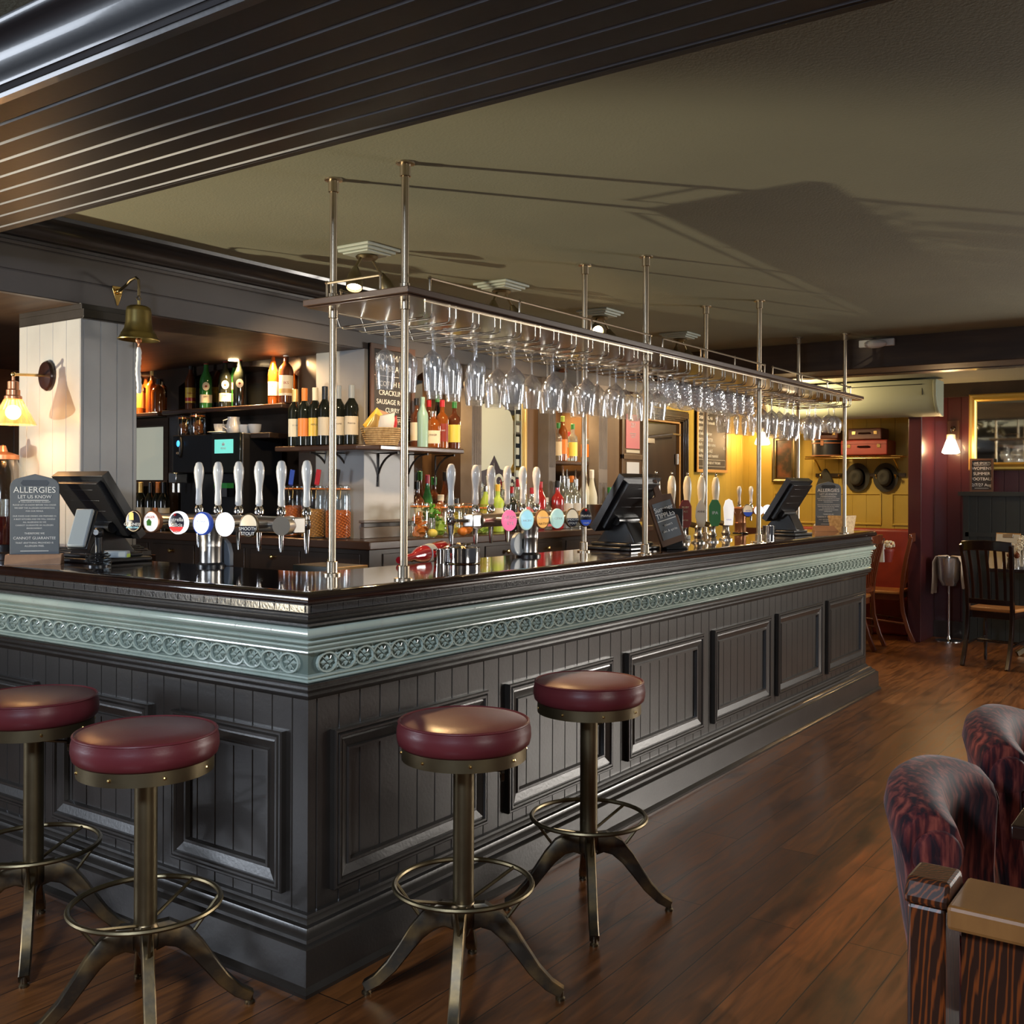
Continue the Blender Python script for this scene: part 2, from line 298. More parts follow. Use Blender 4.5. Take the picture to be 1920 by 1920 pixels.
def Lsweep(m, prof, y_end, x_end):
    """moulding along both faces of the bar: prof [(projection, z)] closed behind"""
    vv = []; k = len(prof)
    for px_, py_ in (('end', 0), ('c', 0), ('c2', 0)):
        for o, z in prof:
            if px_ == 'end': vv.append((x_end + min(o, .03), -o, z))
            elif px_ == 'c': vv.append((-o, -o, z))
            else: vv.append((-o, y_end, z))
    f = [(a * k + j, (a + 1) * k + j, (a + 1) * k + (j + 1) % k, a * k + (j + 1) % k) for a in (0, 1) for j in range(k)]
    f += [tuple(reversed(range(k))), tuple(2 * k + j for j in range(k))]
    m.add(vv, f)
Xv, Yv, Zv = Vector((1, 0, 0)), Vector((0, 1, 0)), Vector((0, 0, 1))
# ------------------------------------------------------------------ room
CZ = 2.47
def sbox(name, m, *b, bev=0):
    q = M(); q.box(*b); return st(q.build(name, m, smooth=False, bev=bev))
sbox('floor', 'floorboards', -7, 9.2, -7.5, 5, -.1, 0)
sbox('ceiling', 'ceiling_paint', -.2, 5.3, -7.5, 1.95, CZ, CZ + .1)
sbox('ceiling', 'ceiling_paint', -7, -.80, -7.5, 1.95, 2.40, 2.5)
sbox('ceiling', 'ceiling_paint', 5.5, 9.2, -7.5, 5, 2.43, 2.53)
# boarded bulkhead beam that crosses the ceiling, with its glossy cornice
m = M(); BX0, BX1, BZ = -.80, -.172, 2.30
grooved(m, (BX0, -7.5, BZ), Xv, Yv, -Zv, BX1 - BX0, 9.2, .0765, first=.075, w=.006, d=.006, glint_slot=1)
m.box(BX1 - .001, BX1 + .02, -7.5, 1.7, BZ - .001, CZ); st(m.build('beam', ['soffit_paint', 'groove_glint'], smooth=False))
m = M(); prof = [(-.80, 2.301), (-.801, 2.296), (-.826, 2.294), (-.830, 2.302), (-.838, 2.299), (-.846, 2.307), (-.852, 2.305)]
for i in range(9):
    a = i / 8 * PI / 2; prof.append((-.856 - .050 * (1 - math.cos(a)), 2.312 + .072 * math.sin(a)))
prof += [(-.914, 2.388), (-.918, 2.40), (-.80, 2.402)]
m.add([(x, y, z) for y in (-7.5, 1.72) for x, z in prof], [(i, (i + 1) % len(prof), (i + 1) % len(prof) + len(prof), i + len(prof)) for i in range(len(prof))])
st(m.build('trim_1', 'cornice_paint', ang=50))
# fascia over the servery, boarded lengthways, and its ceiling cornice
m = M(); grooved(m, (-6, 1.75, 2.172), Zv, Xv, -Yv, .30, 11.3, .098, first=.088, w=.004, d=.006)
m.box(-6, 5.3, 1.765, 1.80, 2.172, CZ); st(m.build('fascia_beam', 'fascia_paint', smooth=False))
m = M(); pr = [(1.75, 2.375), (1.735, 2.375), (1.732, 2.386), (1.715, 2.39), (1.71, 2.40)] + [(1.705 - .075 * (1 - math.cos(a)), 2.405 + .045 * math.sin(a)) for a in [i / 6 * PI / 2 for i in range(7)]] + [(1.615, 2.455), (1.612, CZ), (1.75, CZ)]
m.add([(x, y, z) for x in (-.95, 5.26) for y, z in pr], [(i, (i + 1) % len(pr), (i + 1) % len(pr) + len(pr), i + len(pr)) for i in range(len(pr))])
st(m.build('trim_2', 'cornice_paint', ang=50))
sbox('ceiling', 'beam_wood', -6, 5.3, 1.80, 5, 2.172, 2.2)                     # boarded soffit over the servery
# dropped beam between the two rooms
m = M(); m.box(5.27, 5.75, -7.5, 5, 2.26, 2.5); st(m.build('beam', 'beam_wood', smooth=False, bev=.006))
sbox('beam', 'dark_wood', 5.62, 5.75, -7.5, 5, 2.255, 2.262)
# walls
m = M(); grooved(m, (-6, 4.4, 0), Xv, Zv, -Yv, 8.2, 2.2, .11); m.box(-6, 2.2, 4.42, 4.5, 0, 2.2); st(m.build('wall_left', 'dark_wood', smooth=False))
m = M(); m.box(-5.2, -5.1, -7.5, 4.4, 0, 2.5); st(m.build('wall_window_side', 'fascia_paint', smooth=False))
YW = 2.3; XE = 8.6
dL, dR = ony(1262, 800, YW).x - .86, ony(1277, 800, YW).x   # doorway in the ochre wall
m = M(); grooved(m, (dR + .12, YW, 0), Xv, Zv, -Yv, XE - dR - .12, 2.43, .14, first=.09); grooved(m, (5.0, YW, 2.16), Xv, Zv, -Yv, dR + .12 - 5.0, .27, .14)
grooved(m, (4.72, YW, 0), Xv, Zv, -Yv, dL - 4.72 - .1, 2.2, .14); m.box(4.7, XE, YW + .1, YW + .12, 0, 2.5)
st(m.build('wall_back', 'yellow_paint', smooth=False))
m = M(); grooved(m, (XE, .30, 1.0), Yv, Zv, -Xv, YW - .30, 1.43, .14, first=.12, w=.003); m.box(XE + .01, XE + .1, .3, YW, 0, 2.5)
for a, b in ((1.95, 1.42), (1.28, .83), (.73, .42)): frame(m, (XE, b, 1.06), Yv, Zv, -Xv, a - b, .52 - .2, [(0, 0), (0, .012), (.012, .012), (.02, .0)])
st(m.build('wall_end', 'yellow_paint', smooth=False))
sbox('wall_dado', 'red_paint', XE - .03, XE, .42, YW, 0, 1.0)
m = M(); XR = 8.5; grooved(m, (XR, -7.5, 0), Yv, Zv, -Xv, 7.8, 2.43, .125, first=.06, w=.004); m.box(XR + .01, XR + .1, -7.5, .3, 0, 2.5)
st(m.build('wall_right', 'red_paint', smooth=False))
m = M(); m.box(8.0, XR, .30, .42, 0, 2.43); st(m.build('pillar', 'red_paint', smooth=False, bev=.006))
sbox('trim_3', 'dark_wood', XR - .05, XR, -7.5, .3, 2.30, 2.43)
sbox('baseboard_right', 'dark_wood', XR - .03, XR, -7.5, .3, 0, .16)
# green-black dado with a ledge below the gilt mirror
m = M(); y1 = onx(1812, 900, XR).y; grooved(m, (XR - .12, -7.5, .0), Yv, Zv, -Xv, y1 + 7.5, 1.36, .12, first=.07, w=.004); m.box(XR - .11, XR, -7.5, y1, 0, 1.36); m.box(XR - .17, XR, -7.5, y1 + .04, 1.36, 1.40); m.box(XR - .14, XR - .1, -7.5, y1 - .02, .98, 1.02); m.box(XR - .14, XR - .1, y1 - .05, y1, 0, 1.36)
st(m.build('wall_dado', 'green_black_paint', smooth=False))
# door and casing
dw = dR - dL; m = M()
for i, (a, b, h) in enumerate(((0, .10, .03), (.015, .085, .045), (.03, .055, .06))):
    m.box(dR + a, dR + b, YW - h, YW, 0, 2.06 + a); m.box(dL - b, dL - a, YW - h, YW, 0, 2.06 + a); m.box(dL - b, dR + b, YW - h, YW, 2.06 + a, 2.06 + b)
m.cur = 1; m.box(dR - .03, dR, YW, YW + .10, 0, 2.06); m.box(dL, dR, YW, YW + .10, 2.04, 2.06)
st(m.build('trim_4', ['dark_wood', 'oak_frame'], smooth=False, bev=.003))
m = M(); m.box(0, .80, -.02, .02, 0, 2.03); m.cur = 1; m.box(.0, .80, -.0205, .0205, 0, .001)
d = m.build('door_1', ['dark_wood', 'brown_wood'], smooth=False, bev=.003); d.location = (dR - .04, YW + .05, 0); d.rotation_euler = (0, 0, math.radians(172)); st(d)
m = M(); m.cbox((0, 0, .0), (.16, .05, .05)); m.cbox((.10, 0, 0), (.05, .055, .055)); m.build('door_closer', 'steel', d, bev=.004, loc=(.50, .045, 1.86))
m = M(); m.tube([(.5, .05, 1.9), (.28, .17, 1.93), (.03, .09, 1.93)], .009); m.build('closer_arm', 'steel', d)
for z in (1.70, .3):
    m = M(); m.cyl((0, 0, -.05), (0, 0, .05), .009); m.cbox((.02, 0, 0), (.03, .01, .1)); m.build('hinge', 'steel', d, loc=(-.01, .03, z))
sbox('wall_kitchen', 'dark_wood', 5, 8.6, 3.4, 3.5, 0, 2.43)
# ------------------------------------------------------------------ servery: the counter
XEND, YEND, BW = 5.45, 3.0, .05
bar = thing('bar_counter', 'long dark-painted panelled bar counter with a sea-green tile frieze', 'bar', (0, 0, 0))
m = M(); grooved(m, (BW, BW, .1), Xv, Zv, -Yv, XEND - BW, .74, .0905, first=.035, w=.003, d=.003)
grooved(m, (BW, YEND, .1), -Yv, Zv, -Xv, YEND - BW, .74, .0865, first=.03, w=.003, d=.003)
m.box(XEND - .001, XEND, BW, .5, 0, 1.09); m.box(BW + .03, XEND, BW + .03, .47, .0, .1); m.box(BW + .03, .47, BW + .03, YEND, 0, .1)
m.box(.46, XEND, .46, .47, 0, 1.09); m.box(.46, .47, .46, YEND, 0, 1.09); m.build('panelling', 'bar_paint', bar, smooth=False)
pf = [(0, 0), (0, .018), (.004, .022), (.010, .022), (.013, .017), (.017, .024), (.024, .024), (.028, .017), (.033, .019), (.060, .010), (.064, .015), (.072, .015), (.076, 0)]
for a, b in ((.14, .905), (1.03, 1.80), (1.93, 2.705), (2.83, 3.60), (3.705, 4.475), (4.58, 5.36)):
    m = M(); frame(m, (a, BW, .225), Xv, Zv, -Yv, b - a, .475, pf); m.build('panel_frame', 'bar_paint', bar, ang=25)
for a, b in ((.14, .66), (.78, 1.34), (1.46, 2.02), (2.14, 2.7)):
    m = M(); frame(m, (BW, b, .225), -Yv, Zv, -Xv, b - a, .475, pf); m.build('panel_frame', 'bar_paint', bar, ang=25)
off = -BW
m = M(); Lsweep(m, [(off, 0), (.050, 0), (.052, .012), (.040, .018), (.034, .022), (.030, .122), (.024, .128), (.014, .131), (.012, .140), (.000, .146), (-.006, .152), (-.010, .160), (-.022, .164), (-.028, .172), (-.034, .176), (-.036, .184), (off, .186)], YEND, XEND); m.build('skirting', 'bar_paint', bar, ang=30)
m = M(); Lsweep(m, [(off, .80), (-.030, .812), (-.026, .818), (-.030, .824), (-.016, .830), (-.010, .838), (-.014, .844), (-.004, .850), (-.002, .857), (off, .857)], YEND, XEND); m.build('lower_moulding', 'bar_paint', bar, ang=30)
tz = [(off, .857), (-.020, .857), (-.012, .859), (-.010, .863), (-.013, .866), (-.022, .868), (-.021, .870), (-.012, .872), (-.012, .877), (-.025, .880), (-.026, .939), (-.013, .942), (-.008, .946), (-.009, .950), (-.018, .952), (-.017, .954), (-.007, .956), (-.003, .961), (-.005, .965), (-.015, .967), (-.013, .969), (-.003, .971), (.001, .976), (-.002, .980), (-.012, .982), (-.010, .984), (.003, .988), (.012, .994), (.016, 1.003), (.013, 1.012), (.006, 1.018), (off, 1.019)]
m = M(); Lsweep(m, tz, YEND, XEND); m.cur = 1
def face_xy(face, s, out): return Vector((s, -out, 0)) if face == 0 else Vector((-out, s, 0))
for face, lim in ((0, XEND), (1, YEND)):                                        # thin grout joint every tile
    s = .136
    while s < lim:
        k = [(o, z) for o, z in tz[1:-1]]; vv = []
        for o, z in k:
            for ds in (-.0009, .0009): vv.append(face_xy(face, s + ds, o + .0012) + Zv * z)
        m.add(vv, [(2 * j, 2 * j + 1, 2 * j + 3, 2 * j + 2) for j in range(len(k) - 1)]); s += .1565
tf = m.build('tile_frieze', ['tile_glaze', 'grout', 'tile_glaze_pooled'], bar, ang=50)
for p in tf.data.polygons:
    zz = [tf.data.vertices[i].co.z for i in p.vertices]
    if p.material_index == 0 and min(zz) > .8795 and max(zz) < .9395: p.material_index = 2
m = M()
for face, lim in ((0, XEND), (1, YEND)):
    s = .136 - .1565 * .75; r = Vector((1, 0, 0)) if face == 0 else Vector((0, 1, 0)); nn = Vector((0, -1, 0)) if face == 0 else Vector((-1, 0, 0)); i = 0
    while s < lim - .02:
        c = face_xy(face, s, -.024) + Zv * .9095; near = s < 3.0
        n = 18 if near else 10
        if s > .03:
            for rad in (.0345,):
                m.sweep([c + r * (rad * 1.12 * math.cos(a)) + Zv * (rad * .80 * math.sin(a)) + nn * .003 for a in [2 * PI * j / n for j in range(n)]], [(-.003, 0), (0, .0045), (.003, 0), (0, -.0045)] if 0 else [(-.0034, -.004), (.0034, -.004), (.0026, .005), (-.0026, .005)], closed=True, up=nn)
            for a in range(4):                                                  # four pointed leaves inside each ring
                d = r * math.cos(a * PI / 2) + Zv * (math.sin(a * PI / 2)); e = r * -math.sin(a * PI / 2) + Zv * math.cos(a * PI / 2); L1 = .030 if a % 2 == 0 else .0225
                m.add([c + d * .002, c + d * (L1 * .45) + e * .0085, c + d * L1, c + d * (L1 * .45) - e * .0085, c + d * (L1 * .42) + nn * .012], [(0, 1, 4), (1, 2, 4), (2, 3, 4), (3, 0, 4)])
                g = (d + e).normalized(); m.add([c + g * .010 + nn * .006, c + g * .020 + e * .003 + nn * .003, c + g * .0255 + nn * .002, c + g * .020 + d * .003 + nn * .003], [(0, 1, 2, 3)])
            for sg in (-1, 1):                                                  # small buds in the corners between rings
                q = c + r * .0391 + Zv * (.019 * sg); m.add([q - r * .010 + nn * .0005, q - Zv * (.010 * sg) + nn * .0005, q + r * .010 + nn * .0005, q + Zv * (.008 * sg), q + nn * .010], [(0, 1, 4), (1, 2, 4), (2, 3, 4), (3, 0, 4)])
        s += .07825; i += 1
m.build('tile_relief', 'tile_glaze', bar, smooth=False)
m = M(); Lsweep(m, [(off, 1.019), (.004, 1.019), (.010, 1.024), (.016, 1.026), (.014, 1.032), (-.002, 1.036), (-.006, 1.042), (-.002, 1.046), (-.010, 1.050), (-.008, 1.056), (-.018, 1.058), (-.018, 1.080), (-.008, 1.082), (-.004, 1.09), (off, 1.09)], YEND, XEND); m.cur = 1
for face, lim in ((0, XEND), (1, YEND)):
    s = .03
    while s < lim - .01: 
        a = face_xy(face, s, -.0172); b = face_xy(face, s + (.062 if face == 0 else .060), -.0152)
        m.box(min(a.x, b.x), max(a.x, b.x) if face == 0 else a.x + .004, min(a.y, b.y) if face == 1 else a.y - .001, max(a.y, b.y), 1.0595, 1.0785); s += .064
m.build('upper_moulding', ['bar_paint', 'small_tile'], bar, ang=30)
# worktop: L shape with rounded nose
m = M(); nose = [(0.0, 1.120), (-.47, 1.120)]
pr = [(-.03, 1.082), (-.004, 1.083), (.008, 1.088), (.013, 1.097), (.012, 1.108), (.006, 1.116), (-.006, 1.120), (-.03, 1.120)]
Lsweep(m, pr, YEND, XEND + .03)
r_ = .10; inner = [(XEND + .03, .5)] + [(.5 + r_ - r_ * math.sin(a), .5 + r_ - r_ * math.cos(a)) for a in [i / 6 * PI / 2 for i in range(7)]] + [(.5, 1.72), (.74, 1.72), (.74, YEND), (.03, YEND), (.03, .03), (XEND + .03, .03)]
m.prism(inner, (0, 0, 1.085), Xv, Yv, Zv, .035)
tag(m.build('worktop', 'worktop', ang=35), 'polished dark mahogany worktop running round the bar counter', 'worktop')
# boarded pillar that stands at the end of the counter
P0, P1, Q0, Q1 = .40, .665, 1.755, 2.22
m = M(); grooved(m, (P0, Q0, 1.12), Xv, Zv, -Yv, P1 - P0, 1.055, .0785, first=.012, w=.0025, d=.003); grooved(m, (P0, Q1, 1.12), -Yv, Zv, -Xv, Q1 - Q0, 1.055, .10, first=.06, w=.002, d=.002)
m.box(P1 - .001, P1, Q0, Q1, 1.12, 2.172); m.box(P0 + .005, P1, Q1 - .001, Q1, 1.12, 2.172); st(m.build('pillar', 'pillar_paint', smooth=False))
m = M()
for e, z0, z1 in ((.045, 1.12, 1.142), (.035, 1.142, 1.150), (.025, 1.150, 1.158), (.014, 1.158, 1.166)): m.box(P0 - e, P1 + e, Q0 - e, Q1 + e, z0, z1)
for e, z0, z1 in ((.018, 2.11, 2.115), (.022, 2.115, 2.15), (.008, 2.15, 2.172)): m.box(P0 - .002, P1 + e, Q0 - e, Q1, z0, z1)
st(m.build('trim_5', 'bar_paint', smooth=False, bev=.002))
sbox('partition', 'bar_paint', .5, .74, 1.74, YEND, 0, 1.085)
# ------------------------------------------------------------------ back bar
BZ0 = 1.14; XW = 2.12   # worktop height, wall plane of the left wing
m = M(); m.prism([(1.86, 4.3), (1.86, 1.50), (4.98, 1.50), (4.98, 2.28), (2.28, 2.28), (2.28, 4.3)], (0, 0, 1.095), Xv, Yv, Zv, .045)
tag(m.build('back_bar_worktop', 'shelf_wood', bev=.006), 'dark glossy worktop of the back bar under the bottles', 'worktop')
m = M(); m.prism([(1.90, 4.3), (1.90, 1.54), (4.95, 1.54), (4.95, 1.56), (1.92, 1.56), (1.92, 4.3)], (0, 0, 0), Xv, Yv, Zv, 1.095)
bc = m.build('back_bar_cabinet', 'dark_wood', smooth=False); tag(bc, 'dark wooden back bar cupboards with small brass knobs', 'cabinet')
for y in (3.6, 3.15, 2.7, 2.25, 1.8):
    q = onx(300, 1040, 1.9); m = M(); m.box(1.892, 1.9, y - .2, y + .2, .35, 1.07); dd = m.build('cupboard_door', 'dark_wood', bc, bev=.003)
    m = M(); m.lathe([(.006, 0), (.006, .012), (.014, .02), (.012, .028), (0.0001, .031)], n=12, mt=Matrix.Rotation(-PI / 2, 4, 'Y')); m.build('knob', 'brass', dd, loc=(1.892, y, 1.03))
for x in (2.2, 2.65, 3.1, 3.55, 4.0, 4.45):
    m = M(); m.box(x - .2, x + .2, 1.532, 1.54, .35, 1.07); dd = m.build('cupboard_door', 'dark_wood', bc, bev=.003)
    m = M(); m.lathe([(.006, 0), (.006, .012), (.014, .02), (.012, .028), (0.0001, .031)], n=12, mt=Matrix.Rotation(PI / 2, 4, 'X')); m.build('knob', 'brass', dd, loc=(x, 1.532, 1.03))
# left wing wall with arched recesses
def arch_wall(name, m_, O, U, n, spans, zb, zt, zcrown, depth, x0, x1, back='mirror', rise=.10):
    """wall from x0 to x1 along U, with arched openings spans; n faces the room"""
    m = M(); O, U, n = Vector(O), Vector(U), Vector(n); pos = x0
    def quad(a, b, c, d): m.add([O + U * p + Zv * q for p, q in (a, b, c, d)], [(0, 1, 2, 3)])
    for a, b, bot in spans:
        quad((pos, zb), (a, zb), (a, zt), (pos, zt)); k = 14
        if bot > zb: quad((a, zb), (b, zb), (b, bot), (a, bot))
        arc = [(a + (b - a) * i / k, zcrown - rise + rise * math.sin(PI * i / k) ** .6) for i in range(k + 1)]
        for i in range(k):
            (p, q), (r, s_) = arc[i], arc[i + 1]; quad((p, q), (r, s_), (r, zt), (p, zt))
            m.add([O + U * p + Zv * q, O + U * r + Zv * s_, O + U * r + Zv * s_ - n * depth, O + U * p + Zv * q - n * depth], [(0, 1, 2, 3)])
        for p in (a, b): m.add([O + U * p + Zv * bot, O + U * p + Zv * (zcrown - rise), O + U * p + Zv * (zcrown - rise) - n * depth, O + U * p + Zv * bot - n * depth], [(0, 1, 2, 3)])
        m.add([O + U * a + Zv * bot - n * depth, O + U * b + Zv * bot - n * depth, O + U * b + Zv * (zcrown + .01) - n * depth, O + U * a + Zv * (zcrown + .01) - n * depth], [(0, 1, 2, 3)])
        pos = b
    quad((pos, zb), (x1, zb), (x1, zt), (pos, zt))
    return st(m.build(name, m_, smooth=False))
arch_wall('wall_back_bar', 'dark_wood', (XW, 0, 0), Yv, -Xv, [(2.30, 3.40, BZ0), (3.52, 4.05, BZ0)], BZ0, 2.172, 2.145, .24, 1.75, 4.4, rise=.09)
# shelves of the left wing
def shelf(name, label, b, m_='shelf_wood', bev=.006):
    m = M(); m.box(*b); o = m.build(name, m_, bev=bev); return tag(o, label, 'shelf')
shelf('bottle_shelf', 'dark shelf across the wide arched recess, holding vermouth bottles', (1.99, XW + .24, 2.301, 3.399, 1.868, 1.895))
shelf('bottle_shelf', 'dark shelf in the narrow mirrored recess beside the boarded pillar', (2.05, XW + .24, 3.521, 4.049, 1.868, 1.895))
m = M(); m.prism([(1.90, 2.26), (1.90, 1.64), (1.99, 1.55), (2.71, 1.55), (2.71, 1.749), (2.119, 1.749), (2.119, 2.26)], (0, 0, 1.615), Xv, Yv, Zv, .028)
ws = m.build('wine_shelf', 'shelf_wood', bev=.006); tag(ws, 'dark shelf wrapping round the corner of the back bar under the wine bottles', 'shelf')
def bracket(p, out):
    m = M(); out = Vector(out); p = Vector(p); pts = [p + out * .15 + Zv * -.004]
    pts = [p + out * (.15 - .15 * math.sin(a)) + Zv * (-.004 - .16 * (1 - math.cos(a))) for a in [i / 10 * PI / 2 for i in range(11)]]
    m.tube(pts, .006, 6); m.tube([p + out * .15 + Zv * -.006, p + out * .006 + Zv * -.006, p + out * .006 + Zv * -.19], .006, 6); m.build('bracket', 'bar_paint', ws)
for y in (2.05, 1.9): bracket((XW, y, 1.612), (-1, 0, 0))
for x in (2.19, 2.44, 2.68): bracket((x, 1.75, 1.612), (0, -1, 0))
mi = M(); mi.box(XW + .232, XW + .236, 3.54, 4.03, 1.45, 2.12); o = mi.build('wall_mirror', 'mirror', smooth=False); tag(o, 'mirror at the back of the narrow recess beside the boarded pillar', 'mirror')
mi = M(); mi.box(XW + .232, XW + .236, 2.75, 3.1, 1.93, 2.07); tag(mi.build('menu_card', 'green_black_paint', smooth=False), 'dark card leaning at the back of the arched recess shelf', 'card')
# glazed cabinet below the narrow recess
cab = thing('glazed_cabinet', 'narrow glazed cupboard with a pale frosted pane, below the mirrored recess', 'cabinet', (XW + .02, 3.5, BZ0))
m = M(); frame(m, (0, 0, 0), Yv, Zv, -Xv, .56, .72, [(0, 0), (0, .025), (.05, .025), (.055, .012)]); m.box(-.03, 0, 0, .56, .28, .32); m.build('frame', 'beam_wood', cab, smooth=False)
m = M(); m.box(-.01, -.005, .05, .51, .32, .67); m.build('pane', 'pale_pane', cab, smooth=False)
# right wing: pillars, arched headers, panels (all along y)
def quadwall(name, m_, *b): return sbox(name, m_, *b)
quadwall('pillar', 'pillar_paint', 2.08, 2.495, 1.75, 2.12, BZ0, 2.172)
m = M()
for e, z0, z1 in ((.02, BZ0, 1.20), (.012, 1.20, 1.225), (.03, 1.225, 1.24)): m.box(2.08 - e, 2.50, 1.75 - e, 1.76, z0, z1)
st(m.build('trim_6', 'pilaster_paint', smooth=False, bev=.003))
def pilaster(x0, x1):
    m = M(); y = 1.70; w = x1 - x0; n = 4; g = w / (n * 2 + 1)
    for z0, z1 in ((1.40, 1.55), (1.66, 1.90)): pass
    m.box(x0, x1, y, 1.79, BZ0, 2.172)
    for i in range(n):
        for z0, z1 in ((BZ0 + .12, 1.46), (1.56, 2.05)): m.box(x0 + g * (2 * i + 1) - g * .15, x0 + g * (2 * i + 2) - g * .85 + .001, y - .0035, y, z0, z1); m.box(x0 + g * (2 * i + 2), x0 + g * (2 * i + 2) + g * .5, y - .0035, y, z0, z1)
    m.box(x0 - .008, x1 + .008, y - .008, y + .02, 2.06, 2.172); m.box(x0 - .008, x1 + .008, y - .01, y + .02, BZ0, BZ0 + .10)
    return st(m.build('pilaster_trim', 'pilaster_paint', smooth=False, bev=.0015))
a1 = (ony(885, 850, 1.7).x, ony(903, 850, 1.7).x); a2 = (ony(1029, 850, 1.7).x, ony(1042, 850, 1.7).x); a3 = (ony(1123, 850, 1.7).x, ony(1139, 850, 1.7).x)
for a, b in (a1, a2, a3): pilaster(a, b)
YB = 2.02
def header(x0, x1, y=1.76, rise=.10, crown=2.13, m_='fascia_paint'):
    k = 14; m = M(); arc = [(x0 + (x1 - x0) * i / k, crown - rise + rise * math.sin(PI * i / k) ** .7) for i in range(k + 1)]
    m.prism(arc + [(x1, 2.172), (x0, 2.172)], (0, y, 0), Xv, Zv, Yv, .03); return st(m.build('header_beam', m_, smooth=False))
header(2.5, a1[0]); header(a1[1], 3.86); header(a2[1], a3[0])
quadwall('wall_back_bar', 'brown_wood', 2.497, a1[0] + .02, YB, YB + .03, BZ0, 2.172)
quadwall('wall_back_bar', 'dark_wood', 2.487, 2.515, 1.78, YB, BZ0, 2.172)
quadwall('wall_back_bar', 'dark_wood', a1[0] - .001, a1[1], 1.79, YB, BZ0, 2.172)
xm0, xm1 = a1[1], ony(986, 850, 1.80).x
quadwall('wall_back_bar', 'brown_wood', xm1, a2[0] + .02, 1.79, 1.82, BZ0, 2.172)
quadwall('wall_back_bar', 'dark_wood', a2[0], a2[1], 1.79, YB, BZ0, 2.172)
quadwall('wall_back_bar', 'dark_wood', a2[1] - .02, a3[0] + .02, YB, YB + .03, BZ0, 2.172)
quadwall('wall_back_bar', 'brown_wood', a3[0], 4.96, 1.79, 2.29, 0, 2.172)
mi = M(); mi.box(2.62, a1[0] - .10, YB - .008, YB - .002, 1.25, 2.08); tag(mi.build('wall_mirror', 'mirror', smooth=False), 'plain mirror behind the whiskies beside the snacks board', 'mirror')
mi = M(); mi.box(a2[1] + .05, a3[0] - .12, YB - .008, YB - .002, 1.2, 2.05); tag(mi.build('wall_mirror', 'mirror', smooth=False), 'mirror behind the small shelved bottles between two pilasters', 'mirror')
shelf('bottle_shelf', 'short dark shelf between two pilasters under the flavoured spirits', (a2[1] + .001, a3[0] - .02, 1.77, YB - .01, 1.585, 1.61))
# etched mirror in its gilt frame
em = thing('etched_mirror', 'large antique mirror with frosted scrollwork and gold edge behind the gins', 'mirror', (xm0 + .002, 1.815, BZ0 + .02))
Wm = xm1 - xm0 - .03; m = M(); m.box(0, Wm, -.012, 0, 0, 1.0); m.build('glass', 'mirror', em, smooth=False)
m = M(); m.box(Wm, Wm + .026, -.03, 0, 0, 1.0); m.build('gold_edge', 'gold_foil', em, bev=.006)
m = M(); y = -.0135
def flat(out, y=y): m.prism(out, (0, y, 0), Xv, Zv, Yv, .001)
c = Wm * .45
flat([(0, .66), (c * .35, .78), (c * .7, .80), (c, .92), (c * 1.3, .80), (c * 1.65, .76), (Wm * .80, .70), (Wm * .80, .42), (c * 1.6, .36), (c * 1.25, .38), (c, .47), (c * .75, .38), (c * .4, .36), (0, .42)])
for sx in (-1, 1):
    for (x, z, r_) in ((.05, .30, .045), (.12, .22, .035), (.16, .12, .04), (.07, .10, .03), (.20, .30, .03), (.13, .93, .03), (.20, .86, .035), (.24, .76, .025)):
        px_ = c + sx * x
        if 0.02 < px_ < Wm * .82: m.sweep([(px_ + r_ * math.cos(a) * (1 - .06 * a), y, z + r_ * math.sin(a) * (1 - .06 * a)) for a in [i * .5 for i in range(12)]], [(-.010, -.0004), (.010, -.0004), (.010, .0004), (-.010, .0004)], up=(0, 1, 0))
    flat([(c, .03), (c + sx * .05, .14), (c + sx * .02, .22), (c, .42), (c + sx * .006, .2)])
for i in range(13): flat([(Wm * .86, .03 + i * .075), (Wm * .92, .03 + i * .075), (Wm * .92, .075 + i * .075), (Wm * .86, .075 + i * .075)])
for x in (Wm * .835, Wm * .955): flat([(x, 0), (x + .006, 0), (x + .006, 1), (x, 1)])
for i in range(9): flat([(.02 + i * .05, .955), (.045 + i * .05, .955), (.045 + i * .05, .985), (.02 + i * .05, .985)])
m.build('etching', 'etched', em, smooth=False)
# board and posters to the right of the back bar
def Yq(px, py, y): q = ony(px, py, y); return q.x, q.z
yp = 1.95; x0, zt = Yq(1163, 760, yp); x1, zb = Yq(1207, 900, yp)
pb = thing('notice_board', 'brown wooden notice board with a pink poster above a white sheet', 'notice board', (x0, yp, BZ0))
m = M(); m.box(0, x1 - x0, 0, .03, 0, 1.03); m.box(0, .03, -.02, 0, 0, 1.03); m.box(x1 - x0 - .03, x1 - x0, -.02, 0, 0, 1.03); zz = Yq(1185, 857, yp)[1] - BZ0; m.box(0, x1 - x0, -.02, 0, zz - .02, zz + .02); m.build('board', 'brown_wood', pb, smooth=False, bev=.002)
def sheet(px0, py0, px1, py1, mm, nm):
    a, zt = Yq(px0, py0, yp - .004); b, zb = Yq(px1, py1, yp - .004); m = M(); m.box(a - x0, b - x0, -.006, -.003, zb - BZ0, zt - BZ0); return m.build(nm, mm, pb, smooth=False), (a - x0, b - x0, zb - BZ0, zt - BZ0)
s1, q1 = sheet(1174, 776, 1199, 842, 'pink', 'poster'); s2, q2 = sheet(1175, 866, 1198, 906, 'white', 'paper_sheet'); sheet(1174, 843, 1199, 850, 'cream', 'poster')
text('UNDER\n25?', .055, ((q1[0] + q1[1]) / 2, -.0068, q1[3] - .06), Xv, Zv, 'white', s1)
